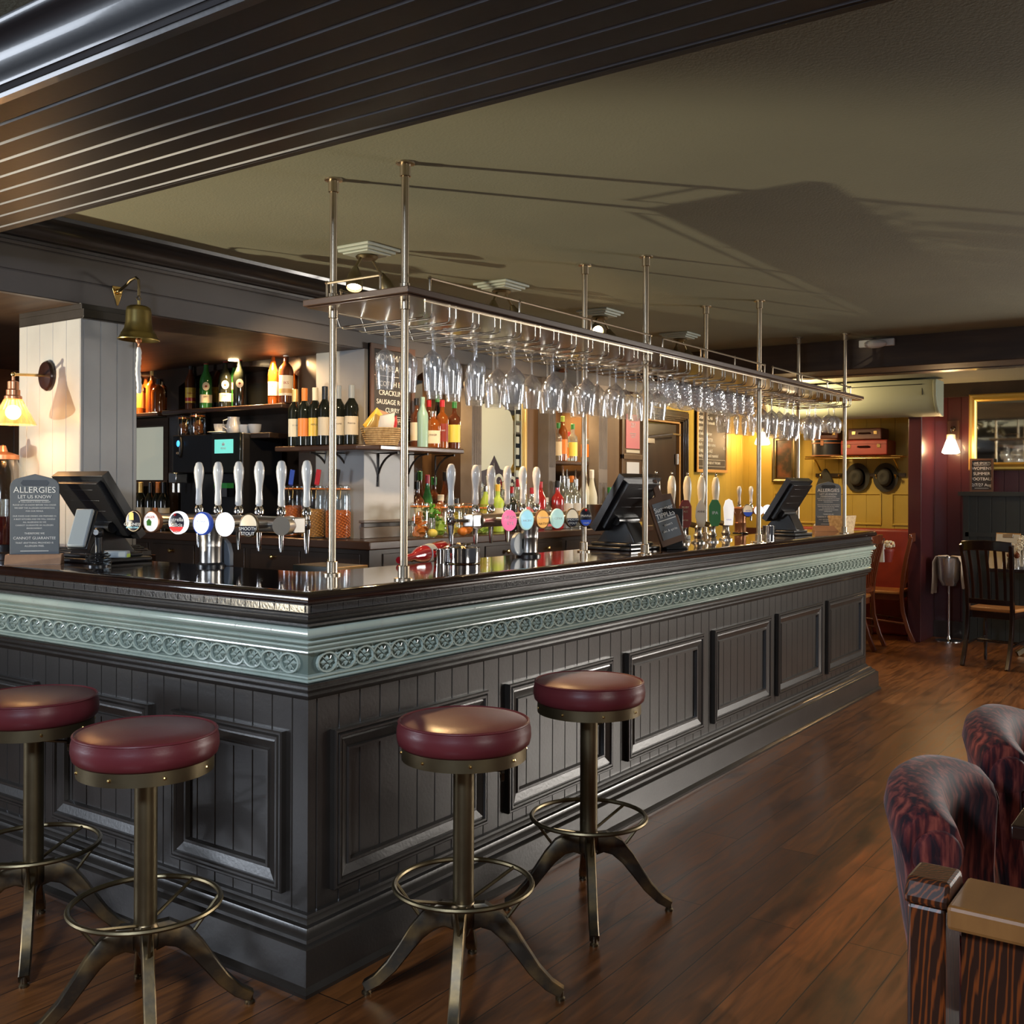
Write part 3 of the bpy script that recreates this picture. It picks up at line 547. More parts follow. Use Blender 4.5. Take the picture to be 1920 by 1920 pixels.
text('PLEASE BRING ID\nIF YOU LOOK\nUNDER 25', .014, ((q1[0] + q1[1]) / 2, -.0068, q1[3] - .17), Xv, Zv, 'white', s1)
# chalked boards
def chalkboard(name, label, loc, rz, w, h, fr, fm, lines, tilt=0, cat='chalkboard', bm='blackboard', boxes=()):
    t = thing(name, label, cat, loc, rz); T = Matrix.Rotation(tilt, 4, 'X')
    m = M(); m.box(-w / 2, w / 2, 0, .012, 0, h, T); m.build('board', bm, t, smooth=False)
    if fr: m = M(); frame(m, T @ Vector((-w / 2, 0, 0)), Xv, (T @ Zv).normalized(), (T @ -Yv).normalized(), w, h, [(0, -.012), (0, .010), (fr, .010), (fr, .0)]); m.build('frame', fm, t, smooth=False, bev=.002)
    for s, sz, z, al in lines:
        x = 0 if al == 'C' else (-w / 2 + fr + .012 if al == 'L' else w / 2 - fr - .012)
        text(s, sz, T @ Vector((x, -.0015, z)), Xv, (T @ Zv), 'chalk', t, {'C': 'CENTER', 'L': 'LEFT', 'R': 'RIGHT'}[al], 'chalk_lettering')
    for x0, z0, x1, z1 in boxes:
        m = M(); frame(m, T @ Vector((x0, -.0012, z0)), Xv, (T @ Zv).normalized(), -Yv, x1 - x0, z1 - z0, [(0, 0), (.0025, 0)]); m.build('chalk_line', 'chalk', t, smooth=False)
    return t
w = ony(779, 640, 1.72).x - ony(696, 640, 1.72).x
chalkboard('chalkboard', 'tall brown-framed chalkboard of homemade bar snacks on the corner pillar', (ony(737, 700, 1.72).x, 1.725, 1.645), 0, w, .56, .028, 'frame_wood',
    [('HOMEMADE', .050, .49, 'C'), ('BAR SNACKS', .048, .43, 'C'), ('SCOTCH EGG', .040, .345, 'C'), ('CRACKLING', .040, .295, 'C'), ('SAUSAGE ROLL', .038, .245, 'C'), ('CURRY', .036, .20, 'C'), ('SUNDAYS', .034, .135, 'C'), ('ROAST EVERY WEEK', .026, .10, 'C')], boxes=((-.17, .165, .17, .39), (-.17, .035, .17, .155)))
bd = onx(0, 0, 0); x0, zt = Yq(1310, 745, YW - .05); x1, zb = Yq(1366, 887, YW - .05)
chalkboard('chalkboard', 'tall oak-framed ale menu chalkboard on the ochre wall behind the pumps', ((x0 + x1) / 2, YW - .03, zb), 0, x1 - x0, zt - zb, .03, 'oak_frame',
    [('THE RATE PALE ALE\ngolden hoppy and fruity', .047, (zt - zb) * .86, 'L'), ('CASK KING, 4.6\nbiscuity and smooth', .047, (zt - zb) * .71, 'L'), ('BEST ALE\na balanced bitter', .047, (zt - zb) * .56, 'L'), ('SMOKY PORTER\ndark chocolate notes', .047, (zt - zb) * .41, 'L'), ('THREE RED ALE\nmalty, ruby and rounded', .047, (zt - zb) * .26, 'L'), ('4.2', .045, (zt - zb) * .85, 'R'), ('3.9', .045, (zt - zb) * .68, 'R'), ('4.5', .045, (zt - zb) * .51, 'R'), ('4.1', .045, (zt - zb) * .34, 'R'), ('PLEASE ASK AT THE BAR', .036, .095, 'C')], boxes=((-(x1 - x0) / 2 + .045, .06, (x1 - x0) / 2 - .045, .13),))
# ------------------------------------------------------------------ brass gantry over the counter
gan = thing('overhead_gantry', 'long mahogany shelf on eight brass poles above the counter, with hanging wire glass racks', 'glass rack', (0, 0, 0))
SX0, SX1, SY0, SY1, SZ = .385, 5.10, -.035, .435, 2.028
m = M(); m.box(SX0, SX1, SY0, SY1, SZ, SZ + .022); m.box(SX0 + .01, SX1 - .01, SY0 + .01, SY1 - .01, SZ - .006, SZ); m.build('shelf', 'shelf_wood', gan, bev=.004)
PX = (.472, 2.12, 3.46, 4.97); PYS = (.055, .378)
for x in PX:
    for y in PYS:
        m = M(); m.cyl((x, y, 1.12), (x, y, CZ), .0125, n=16); po = m.build('pole', 'rail_metal', gan)
        m = M(); m.lathe([(.031, 0), (.031, .006), (.019, .008), (.019, .045), (.0126, .047)], (x, y, 1.12), 16); m.build('base_flange', 'rail_metal', po)
        m = M(); m.lathe([(.0126, CZ - .047), (.018, CZ - .045), (.018, CZ - .008), (.031, CZ - .006), (.031, CZ)], (x, y, 0), 16); m.build('ceiling_flange', 'rail_metal', po)
        m = M(); m.lathe([(.0126, SZ - .035), (.017, SZ - .033), (.017, SZ - .006), (.028, SZ - .005), (.028, SZ)], (x, y, 0), 16); m.lathe([(.017, SZ + .022), (.017, SZ + .05), (.0126, SZ + .052)], (x, y, 0), 16); m.build('shelf_collar', 'rail_metal', po)
def gallery(a, b):
    a, b = Vector(a), Vector(b); m = M(); m.tube([a + Zv * .05, b + Zv * .05], .0045, 6); n = max(1, round((b - a).length / .45))
    for i in range(n + 1): p = a + (b - a) * (i / n); m.lathe([(.009, 0), (.004, .004), (.004, .045), (.0075, .05), (.004, .057), (.0001, .058)], tuple(p), 8)
    m.build('gallery_rail', 'rail_metal', gan)
gz = SZ + .022
for i in range(3):
    for y in (.0, .40): gallery((PX[i] + .06, y, gz), (PX[i + 1] - .06, y, gz))
gallery((.405, .10, gz), (.405, .34, gz)); gallery((5.08, .10, gz), (5.08, .34, gz))
# wire holders: a pair of rods each, dropped from the underside and running across the shelf
HZ = SZ - .058
secs = [(PX[0] + .055, PX[1] - .06, 13), (PX[1] + .06, PX[2] - .06, 10), (PX[2] + .05, PX[3] - .06, 12)]
hx = []
for a, b, n in secs:
    m = M(); m.box(a - .02, b + .02, -.003, .005, SZ - .009, SZ - .006); m.box(a - .02, b + .02, .40, .406, SZ - .009, SZ - .006); m.build('hanger_rail', 'rail_metal', gan, smooth=False)
    for i in range(n):
        x = a + (b - a) * i / (n - 1); hx.append(x); m = M()
        for dx in (-.017, .017): m.tube([(x + dx, .001, SZ - .008), (x + dx, .001, HZ + .016), (x + dx, .006, HZ + .004), (x + dx, .018, HZ), (x + dx, .40, HZ), (x + dx, .412, HZ + .006)], .0028, 6)
        m.tube([(x - .017, .38, HZ), (x - .017, .404, SZ - .008)], .0026, 5); m.build('wire_holder', 'rack_wire', gan)
# glasses: built once, hung upside down by the foot
def glass_obj(kind):
    m = M()
    if kind == 'wine':      # foot at top, flat-sided tulip bowl
        pr = [(.033, .003), (.033, .001), (.012, -.004), (.0045, -.012), (.0038, -.05), (.0042, -.088), (.008, -.096), (.022, -.108), (.038, -.128), (.042, -.142), (.040, -.175), (.033, -.232)]
        m.lathe(pr[:6], n=16); k = [(r, z) for r, z in pr[5:]]; m.lathe(k + [(r - .0016, z + .0012) for r, z in reversed(k[1:])], n=32, flute=.03)
    elif kind == 'flute':
        pr = [(.032, .003), (.032, .001), (.010, -.004), (.0042, -.012), (.0038, -.06), (.0045, -.085), (.014, -.094), (.030, -.106), (.0335, -.118), (.0335, -.15), (.028, -.225)]
        m.lathe(pr[:6], n=16); k = [(r, z) for r, z in pr[5:]]; m.lathe(k + [(r - .0016, z + .0012) for r, z in reversed(k[1:])], n=32, flute=.03)
    elif kind == 'balloon':
        pr = [(.034, .003), (.034, .001), (.012, -.004), (.005, -.012), (.0045, -.05), (.010, -.06), (.034, -.075), (.050, -.10), (.053, -.125), (.046, -.155), (.040, -.175)]
        k = pr[5:]; m.lathe(pr[:6], n=16); m.lathe(k + [(r - .0016, z + .0012) for r, z in reversed(k[1:])], n=20)
    elif kind == 'tankard':  # dimpled mug hung by its handle
        pr = [(.036, -.035), (.041, -.045), (.043, -.075), (.044, -.11), (.042, -.135), (.0385, -.133), (.040, -.11), (.039, -.05), (.001, -.043)]
        m.lathe(pr, n=16, mt=Matrix.Translation((.03, 0, -.0)) @ Matrix.Rotation(math.radians(20), 4, 'Y'), flute=.07)
        m.tube([(.0, 0, -.055), (-.018, 0, -.03), (-.012, 0, .0), (.012, 0, -.002), (.026, 0, -.028)], .0055, 7)
    return m.build({'wine': 'wine_glass', 'flute': 'flute_glass', 'balloon': 'balloon_glass', 'tankard': 'glass_tankard'}[kind], 'tankard_glass' if kind == 'tankard' else 'clear_glass', ang=30)
protos = {}
rows = ['first', 'second', 'third', 'fourth', 'fifth', 'sixth', 'seventh', 'eighth', 'ninth', 'tenth', 'eleventh', 'twelfth', 'thirteenth']
def hang(kind, x, y, label, group, rz=0):
    if kind not in protos: o = protos[kind] = glass_obj(kind)
    else: o = protos[kind].copy(); COL.objects.link(o)
    o.location = (x, y, HZ + .002 if kind != 'tankard' else HZ - .006); o.rotation_euler = (0, 0, rz); tag(o, label, 'glass', group)
secname = ['nearest bay', 'middle bay', 'far bay']; idx = 0
for si, (a, b, n) in enumerate(secs):
    for i in range(n):
        x = a + (b - a) * i / (n - 1)
        for j, y in enumerate((.10, .20, .30)):
            kind = 'wine'; r = random.random()
            if si == 0 and i < 5: kind = 'flute'
            if si == 0 and i == 0 and j != 1: continue
            if si == 0 and i in (1, 2) and j == 2: continue
            if si == 0 and i in (4, 6) and j == 0: continue
            if si == 0 and i > 6 and (i + j) % 2 == 0 and j != 1: continue
            if si == 1 and i < 2 and j == 2: continue
            if si == 1 and i >= 2:
                if j == 2: continue
                kind = 'tankard'
            if si == 2 and i >= 10: kind = 'balloon'
            if si == 2 and i < 4 and j == 1: continue
            if si == 2 and i >= 4 and (i + j) % 3 == 0: continue
            pos = ('front', 'middle', 'rear')[j]; word = {'wine': 'wine glass', 'flute': 'tall narrow flute', 'balloon': 'round balloon glass', 'tankard': 'dimpled tankard'}[kind]
            hang(kind, x + random.uniform(-.002, .002), y + random.uniform(-.012, .012), f'upturned {word}, {pos} of the {rows[i]} wire holder, {secname[si]} of gantry', 'glasses hanging from the gantry', random.uniform(0, .6) if kind != 'tankard' else random.uniform(-.5, .5) + (0 if j else PI))
# ------------------------------------------------------------------ bar stools
def stool():
    t = thing('bar_stool', 'x', 'bar stool', (0, 0, 0), 0, 'leather bar stools along the counter')
    m = M(); m.lathe([(.150, .700), (.172, .702), (.184, .712), (.188, .730), (.187, .752), (.183, .766), (.1835, .771), (.1795, .7745), (.176, .770), (.170, .773), (.12, .7805), (.0001, .783)], n=48)
    sc = m.build('seat_cushion', 'leather', t, ang=60); m = M(); m.sweep([(.182 * math.cos(a), .182 * math.sin(a), .7705) for a in [2 * PI * i / 48 for i in range(48)]], [(.003 * math.cos(a), .003 * math.sin(a)) for a in [i * PI / 3 for i in range(6)]], closed=True); m.build('piping', 'leather', sc)
    m = M(); m.lathe([(.174, .668), (.174, .703), (.168, .703), (.168, .672), (.05, .672), (.0001, .668)][::-1], n=48); sb = m.build('seat_band', 'antique_brass', t)
    for i in range(8): a = i * PI / 4 + .2; m = M(); m.ball((.1745 * math.cos(a), .1745 * math.sin(a), .686), .0048, 8); m.build('rivet', 'brass', sb)
    m = M(); m.cyl((0, 0, .20), (0, 0, .668), .0295, n=24); m.build('column', 'antique_brass', t)
    m = M(); m.cyl((.025, 0, .635), (.105, 0, .628), .005)
    R = Matrix.Translation((.107, 0, .628)) @ Matrix.Rotation(PI / 2, 4, 'Y'); m.sweep([R @ Vector((.026 * math.cos(a) * (1 + .07 * math.cos(8 * a)), .026 * math.sin(a) * (1 + .07 * math.cos(8 * a)), 0)) for a in [2 * PI * i / 32 for i in range(32)]], [(-.004, -.004), (.004, -.004), (.004, .004), (-.004, .004)], closed=True, up=(1, 0, 0))
    for i in range(5): a = i * 2 * PI / 5; m.cyl(R @ Vector((0, 0, 0)), R @ Vector((.025 * math.cos(a), .025 * math.sin(a), 0)), .003, n=6)
    m.build('height_wheel', 'dark_bronze', t)
    m = M(); m.tube([(.192 * math.cos(a), .192 * math.sin(a), .315) for a in [2 * PI * i / 48 for i in range(48)]], .0075, 8, closed=True); fr = m.build('foot_ring', 'antique_brass', t)
    for i in range(4):
        a = i * PI / 2; c, s = math.cos(a), math.sin(a); m = M(); m.tube([(.19 * c, .19 * s, .312), (.125 * c, .125 * s, .225)], .005, 6); m.build('ring_strut', 'antique_brass', t)
    for a in (PI / 4, 5 * PI / 4): m = M(); m.tube([(.188 * math.cos(a), .188 * math.sin(a), .315), (.02 * math.cos(a), .02 * math.sin(a), .262)], .005, 6); m.build('ring_strut', 'antique_brass', t)
    for i in range(4):
        a = i * PI / 2; c, s = math.cos(a), math.sin(a); m = M()
        pr = [(.020, .225, 1.0), (.055, .232, .95), (.095, .214, .80), (.13, .178, .66), (.165, .130, .56), (.20, .082, .50), (.24, .042, .44), (.275, .022, .38)]
        sec = [(-.012, -.036), (.012, -.036), (.015, -.030), (.015, .030), (.012, .036), (-.012, .036), (-.015, .030), (-.015, -.030)]
        m.sweep([(r * c, r * s, z) for r, z, k in pr], sec, scales=[(1, k) for r, z, k in pr]); lg = m.build('leg', 'dark_bronze', t)
        m = M(); m.lathe([(.014, 0), (.014, .006), (.009, .010), (.009, .030)], (.272 * c, .272 * s, 0), 12); m.build('foot', 'dark_bronze', lg)
    m = M(); m.lathe([(.034, .20), (.036, .215), (.036, .255), (.0297, .265)], n=24); m.lathe([(.0001, .165), (.014, .17), (.02, .185), (.024, .20)], n=12); m.build('hub', 'dark_bronze', t)
    return t
s0 = stool(); sp = []
for i, (px, py, rot, lab) in enumerate([(62, 1775, 145, 'burgundy bar stool cut by the left edge, farthest round the left of the counter'), (272, 1916, 148, 'burgundy leather bar stool standing just left of the counter corner'), (868, 1868, 122, 'burgundy leather bar stool on the long side, nearest the counter corner'), (1103, 1706, 125, 'burgundy leather bar stool farthest along the long side of the counter')]):
    q = onz(px, py, 0)
    o = s0 if i == 0 else dup(s0, (0, 0, 0)); o.location = (q.x, q.y, 0); o.rotation_euler = (0, 0, math.radians(rot)); o['label'] = lab; sp.append(o)
for o, wa in zip(sp, (-45, 60, -48, 18)):     # wheels point different ways
    for c in o.children:
        if c.name.startswith('height_wheel'): c.rotation_euler = (0, 0, math.radians(wa) - o.rotation_euler.z)
# ------------------------------------------------------------------ beer fonts
def disc(parent, c, n, r, m_face, m_rim, t=.02, ell=1.25, txt=None, m2=None, split=0, tm='white', name='lens'):
    """oval lens badge facing n"""
    n = Vector(n).normalized(); r_ = Zv.cross(n).normalized(); c = Vector(c)
    R = Matrix(((r_.x, 0, n.x, c.x), (r_.y, 0, n.y, c.y), (0, 1, n.z, c.z), (0, 0, 0, 1))) @ Matrix.Diagonal((1, ell, 1, 1))
    m = M(); m.lathe([(r * .3, -t), (r, -t), (r * 1.06, -t * .5), (r * 1.05, .001), (r * .97, .004)], n=28, mt=R); o = m.build(name, m_rim, parent)
    m = M(); m.lathe([(r * .97, .0035), (r * .5, .0075), (.0001, .0085)], n=28, mt=R); m.build('face', m_face, o)
    if split:
        k = 16; out = []
        for i in range(k + 1): a = PI + PI * i / k; out.append((r * .93 * math.cos(a), r * .93 * ell * math.sin(a) * .98))
        out = [(x, min(y, -split * r)) for x, y in out]; m = M(); m.prism(out, c + n * .0065, r_, Zv, n, .0022); m.build('face_band', m2, o, smooth=False)
    if txt:
        for s, sz, dz, tm_ in txt: text(s, sz, c + n * .0100 + Zv * dz, r_, Zv, tm_, o, ext=.0005)
    return o
def tap(parent, p, out, hm='ceramic', hz=1.0):
    """chrome tap with a tall handle, p is where it leaves the bar of the font; out points to the barman"""
    p = Vector(p); out = Vector(out); e = p + out * .065
    m = M(); m.cyl(p, e, .008, n=10); m.lathe([(.012, -.02), (.016, -.012), (.016, .012), (.011, .018), (.011, .028), (.017, .034), (.0175, .048), (.012, .060), (.0085, .064)], tuple(e), 14)
    m.lathe([(.0065, -.105), (.0085, -.09), (.0105, -.05), (.013, -.02)], tuple(e), 12); o = m.build('tap', 'chrome', parent)
    m = M(); m.lathe([(.009, .062), (.0135, .068), (.013, .09), (.0115, .115), (.013, .140), (.0175, .168), (.0195, .19), (.018, .208), (.012, .226), (.007, .23), (.0001, .231)], tuple(e), 16); m.build('tap_handle', hm, o, ang=60)
fl = thing('beer_font', 'tall steel T-shaped beer font with seven lit badges on the left leg of the counter', 'beer font', (.46, 1.0, 1.12))
m = M(); m.lathe([(.052, 0), (.052, .008), (.044, .014), (.042, .016)], n=24); m.build('base_ring', 'black_plastic', fl)
m = M(); m.lathe([(.040, .014), (.040, .075), (.0405, .077), (.040, .079), (.041, .10), (.050, .14), (.055, .17)], n=28); m.build('column', 'steel', fl)
TL0, TL1 = -.42, .34
m = M(); m.cyl((0, TL0, .165), (0, TL1, .165), .030, n=24); m.cyl((0, TL0 - .001, .165), (0, TL0 - .012, .165), .033, n=24); m.build('crossbar', 'steel', fl)
bl = [(1.325, 'badge_dark', 'rail_metal', [('GUINNESS', .0155, -.012, 'white'), ('EXTRA COLD', .0085, -.024, 'badge_aqua')], None, 0), (1.215, 'badge_soft', 'copper', [('LAGER', .013, .018, 'red')], None, 0), (1.06, 'badge_dark', 'badge_white', [('Estrella', .020, .012, 'white'), ('Galicia', .020, -.008, 'white'), ('Lager', .013, -.032, 'white')], 'badge_red', .45),
      (.92, 'badge_white', 'badge_blue', [('BAVARIA', .010, .008, 'badge_blue')], None, 0), (.795, 'badge_white', 'badge_white', None, None, 0), (.665, 'badge_cream', 'rail_metal', [('SMOOTH', .016, -.012, 'white'), ('STOUT', .016, -.029, 'white')], 'badge_dark', .05)]
for i, (y, fm, rm, tx, m2, sp_) in enumerate(bl):
    yy = y - 1.0; L_ = disc(fl, (-.105, yy, .165), (-1, -.42, 0), .033, fm, rm, t=.026 if i in (1, 2, 3) else .012, ell=1.22, txt=tx, m2=m2, split=sp_, name='badge')
    if i == 0: m = M(); m.prism([(-.010, .0), (.010, 0), (.009, .026), (0, .032), (-.009, .026)], (-.1155, yy, .170), Vector((.39, -.92, 0)), Zv, Vector((-.92, -.39, 0)), .002); m.build('face_emblem', 'gold_foil', L_, smooth=False)
    if i == 1: m = M(); m.prism([(-.008, -.012), (.008, -.012), (.010, .004), (0, .014), (-.010, .004)], (-.1155, yy, .163), Vector((.39, -.92, 0)), Zv, Vector((-.92, -.39, 0)), .002); m.build('face_emblem', 'herb', L_, smooth=False)
    if i == 2: m = M(); m.ball((-.1155, yy, .165 + .030), .0055, 8); m.build('face_emblem', 'red', L_)
    m = M(); m.cyl((-.028, yy, .165), (-.09, yy, .165), .012, n=10); m.build('badge_mount', 'steel', fl)
m = M(); m.cyl((-.028, -.445 + .0, .165), (-.075, -.445 - .02, .165), .033, n=28); m.build('blank_badge', 'steel', fl)
for y in (1.19, 1.075, .955, .84, .72): tap(fl, (.028, y - 1.0, .165), (1, 0, 0))
m = M(); m.box(-.028, .028, -.475, -.421, .137, .193); m.build('end_block', 'steel', fl, bev=.004); m = M(); m.cyl((.02, -.44, .165), (.05, -.44, .165), .007); m.build('tap_pipe', 'chrome', fl); tap(fl, (.04, -.40, .165), (1, .0, 0))
def hook(parent, o, w, mm='grey_plastic'):
    m = M(); o = Vector(o); w = Vector(w); m.sweep([o, o + Zv * .05, o + Zv * .085 - w * .0, o + Zv * .105 + w * .025, o + Zv * .11 + w * .055], [(-.013, -.018), (.013, -.018), (.013, .018), (-.013, .018)], up=tuple(w)); return m.build('drip_guard', mm, parent, bev=.004)
m = M(); out = [(0, 0), (0, .09), (.01, .11), (.03, .118), (.055, .118)] ; m.prism([(0, 0), (0, .05), (-.012, .085), (-.04, .105), (-.085, .105), (-.085, .065), (-.05, .06), (-.045, 0)], (.05, -.045, .0), -Yv, Zv, Xv, .02); m.build('side_bracket', 'grey_plastic', fl, bev=.003)
fc = thing('beer_font', 'steel T-shaped beer font with six coloured oval badges in the middle of the long counter', 'beer font', (1.69, .40, 1.12))
m = M(); m.lathe([(.055, 0), (.055, .008), (.044, .016), (.042, .018)], n=24); m.build('base_ring', 'black_plastic', fc)
m = M(); m.lathe([(.040, .014), (.040, .080), (.041, .082), (.040, .085), (.041, .10), (.052, .14), (.055, .17)], n=28); m.build('column', 'steel', fc)
m = M(); m.cyl((-.36, 0, .165), (.44, 0, .165), .028, n=24); m.cyl((-.361, 0, .165), (-.372, 0, .165), .0345, n=24); m.build('crossbar', 'rail_metal', fc)
for i, (x, fm, rm, tx, m2, sp_) in enumerate([(1.42, 'badge_pink', 'badge_pink', [('NEON', .019, .012, 'white'), ('EYE', .019, -.012, 'white')], None, 0), (1.545, 'badge_aqua', 'badge_mint', [('PACIFIC', .012, -.004, 'white')], None, 0), (1.665, 'badge_orange', 'copper', [('SUNSHINE', .011, .006, 'white'), ('NATIVE', .014, -.020, 'brown_wood')], None, 0),
        (1.785, 'badge_mint', 'badge_mint', [('CIDER', .014, .0, 'white')], None, 0), (1.905, 'badge_cream', 'rail_metal', [('SMOOTH', .014, -.008, 'white'), ('STOUT', .014, -.024, 'white')], 'badge_dark', .02), (2.02, 'badge_dark', 'rail_metal', [('PRAVHA', .015, .006, 'white'), ('LAGER', .010, -.026, 'white')], 'badge_blue', .35)]):
    xx = x - 1.69 - .0; L_ = disc(fc, (xx, -.09, .165), (-.55, -1, 0), .032, fm, rm, t=.010, ell=1.3, txt=tx, m2=m2, split=sp_, name='badge'); m = M(); m.cyl((xx, -.026, .165), (xx, -.085, .165), .012, n=10); m.build('badge_mount', 'steel', fc)
    if i == 5: m = M(); m.ball((xx - .005, -.099, .198), .006, 8); m.build('face_emblem', 'red', L_)
for x in (1.43, 1.54, 1.66, 1.78, 1.89): tap(fc, (x - 1.69, .028, .165), (0, 1, 0))
m = M(); m.box(-.43, -.375, -.025, .03, .14, .19); m.build('end_block', 'steel', fc, bev=.004); m = M(); m.cyl((-.43, .0, .165), (-.46, .035, .165), .007); m.build('tap_pipe', 'chrome', fc); tap(fc, (-.46, .035, .165), (-.1, .4, 0))
m = M(); m.lathe([(.05, .0), (.05, .02)], n=24, mt=Matrix.Translation((-.06, .02, .055)) @ Matrix.Rotation(PI / 2, 4, 'X')); m.box(-.05, 0, .0, .02, .03, .08); m.build('side_bracket', 'silver_plastic', fc, bev=.003)
# third font, far along the counter, seen end on
q = onz(1388, 1001, 1.12); ff = thing('beer_font', 'bronze beer font with round badges, beyond the ale pumps on the long counter', 'beer font', (q.x, q.y, 1.12)); ff.scale = (.82, .82, .72)
m = M(); m.lathe([(.062, 0), (.062, .012), (.05, .018)], n=24); m.build('base_ring', 'black_plastic', ff)
m = M(); m.lathe([(.046, .018), (.046, .10), (.047, .102), (.044, .105), (.044, .14), (.055, .20), (.060, .235), (.03, .25)], n=24); m.build('column', 'copper', ff)
m = M(); m.cyl((-.05, 0, .21), (.72, 0, .21), .032, n=20); m.build('crossbar', 'copper', ff)
disc(ff, (-.03, -.075, .215), (-.7, -.7, 0), .042, 'badge_cream', 'rail_metal', t=.012, ell=1.35, txt=[('BITTER', .014, .0, 'badge_blue')], m2='badge_blue', split=.3, name='badge')
for x in (.14, .34, .54): disc(ff, (x, -.10, .215), (-.9, -.55, 0), .042, 'badge_white', 'copper' if x < .2 else 'badge_white', t=.03, ell=1.1, txt=[('LAGER', .014, .0, 'red')], name='badge'); m = M(); m.cyl((x, -.03, .21), (x, -.09, .21), .014); m.build('badge_mount', 'steel', ff)
for x in (.2, .45): tap(ff, (x, .03, .21), (0, 1, 0))
# cask ale hand pumps
def handpump(px, py, base, label, clip, cs, tilt=0, txt=()):
    q = onz(px, py, 1.12); t = thing('hand_pump', label, 'beer pump', (q.x, q.y, 1.12), 0, 'ale hand pumps with ivory handles'); t.scale = (.78, .78, .76)
    m = M(); m.lathe([(.050, 0), (.050, .008), (.036, .016), (.026, .03), (.032, .045), (.034, .055), (.024, .075), (.024, .10), (.030, .115), (.022, .13)], n=20); m.build('pump_base', 'steel', t)
    m = M(); m.lathe([(.020, .13), (.019, .20), (.024, .206), (.024, .214), (.014, .22)], n=16, mt=Matrix.Translation((-.03, .07, 0))); m.cyl((0, 0, .12), (-.03, .07, .14), .02); m.build('pump_body', 'antique_brass', t)
    R = Matrix.Translation((-.03, .07, 0)) @ Matrix.Rotation(tilt, 4, 'Y'); m = M(); m.lathe([(.013, .215), (.015, .235), (.018, .27), (.022, .31), (.0285, .36), (.030, .40), (.0275, .44), (.018, .475), (.012, .482), (.0001, .483)], n=18, mt=R); h = m.build('pump_handle', 'ivory', t, ang=60)
    m = M(); m.lathe([(.007, .48), (.009, .487), (.005, .492), (.008, .50), (.0075, .506), (.003, .512), (.0001, .513)], n=12, mt=R); m.build('finial', 'chrome', h)
    if clip:
        n = Vector((-.72, -.69, 0)); r_ = Zv.cross(n); m = M(); m.prism([(x * .044, z * .088) for x, z in cs], n * .055 + Zv * .215, r_, Zv, n, .006); c = m.build('pump_clip', clip, t, smooth=False, bev=.002)
        for s, sz, dz, tm in txt: text(s, sz, n * .062 + Zv * (.215 + dz * 1.3), r_, Zv, tm, c)
    return t
oval = [(math.cos(a), 1.15 * math.sin(a)) for a in [2 * PI * i / 16 for i in range(16)]]
bottle_sh = [(-.55, -1.1), (.55, -1.1), (.95, -.2), (.8, .5), (.35, 1.0), (0, 1.2), (-.35, 1.0), (-.8, .5), (-.95, -.2)]
hexa = [(-.6, -1.1), (.6, -1.1), (1, -.6), (1, .6), (.5, 1.1), (-.5, 1.1), (-1, .6), (-1, -.6)]
tallr = [(-.75, -1.15), (.75, -1.15), (.95, .4), (.6, 1.0), (0, 1.15), (-.6, 1.0), (-.95, .4)]
handpump(1251, 1023, 0, 'ivory-handled ale pump leaning behind the till screen', None, None, math.radians(0))
handpump(1280, 1020, 0, 'ivory-handled ale pump with a red and pink pump clip', 'suitcase_red', hexa, 0, [('RUBY', .020, .035, 'cream'), ('ALE', .018, .012, 'cream'), ('BITTER', .012, -.035, 'cream')])
handpump(1309, 1018, 0, 'ivory-handled ale pump with a pale wooden clip shaped like a spade', 'cream', bottle_sh, 0, [('ANNE', .020, .01, 'brown_wood')])
handpump(1335, 1016, 0, 'ivory-handled ale pump with a bright green IPA clip', 'green', hexa, 0, [('IPA', .032, .0, 'white')])
handpump(1361, 1012, 0, 'ivory-handled ale pump with a tall pale grey clip, nearest the copper font', 'badge_soft', tallr, 0, [('GOLD', .014, -.045, 'badge_blue')])
# ------------------------------------------------------------------ bottles
BP = {'wine': [(.030, 0), (.0365, .004), (.037, .02), (.037, .185), (.034, .205), (.022, .225), (.0145, .240), (.0135, .29), (.0155, .292), (.0155, .302), (.013, .304)],
      'verm': [(.032, 0), (.038, .005), (.039, .02), (.039, .165), (.035, .19), (.024, .215), (.0155, .235), (.0135, .29), (.0135, .312)],
      'spirit': [(.034, 0), (.038, .004), (.0385, .02), (.0385, .17), (.036, .187), (.026, .20), (.0155, .212), (.0135, .225), (.0135, .275)],
      'slim': [(.030, 0), (.033, .004), (.034, .18), (.030, .20), (.018, .225), (.0125, .245), (.012, .285)],
      'squat': [(.040, 0), (.044, .004), (.045, .02), (.045, .125), (.042, .145), (.028, .162), (.016, .172), (.015, .20)],
      'long': [(.026, 0), (.031, .004), (.032, .17), (.028, .195), (.016, .24), (.012, .265), (.0115, .32)]}
CAPZ = {'wine': (.238, .306, .0162), 'verm': (.272, .318, .0150), 'spirit': (.245, .286, .0155), 'slim': (.255, .292, .0138), 'squat': (.182, .215, .0185), 'long': (.28, .328, .0135)}
LZ = {'wine': (.05, .145), 'verm': (.035, .085), 'spirit': (.04, .145), 'slim': (.045, .14), 'squat': (.025, .10), 'long': (.05, .13)}
bproto = {}
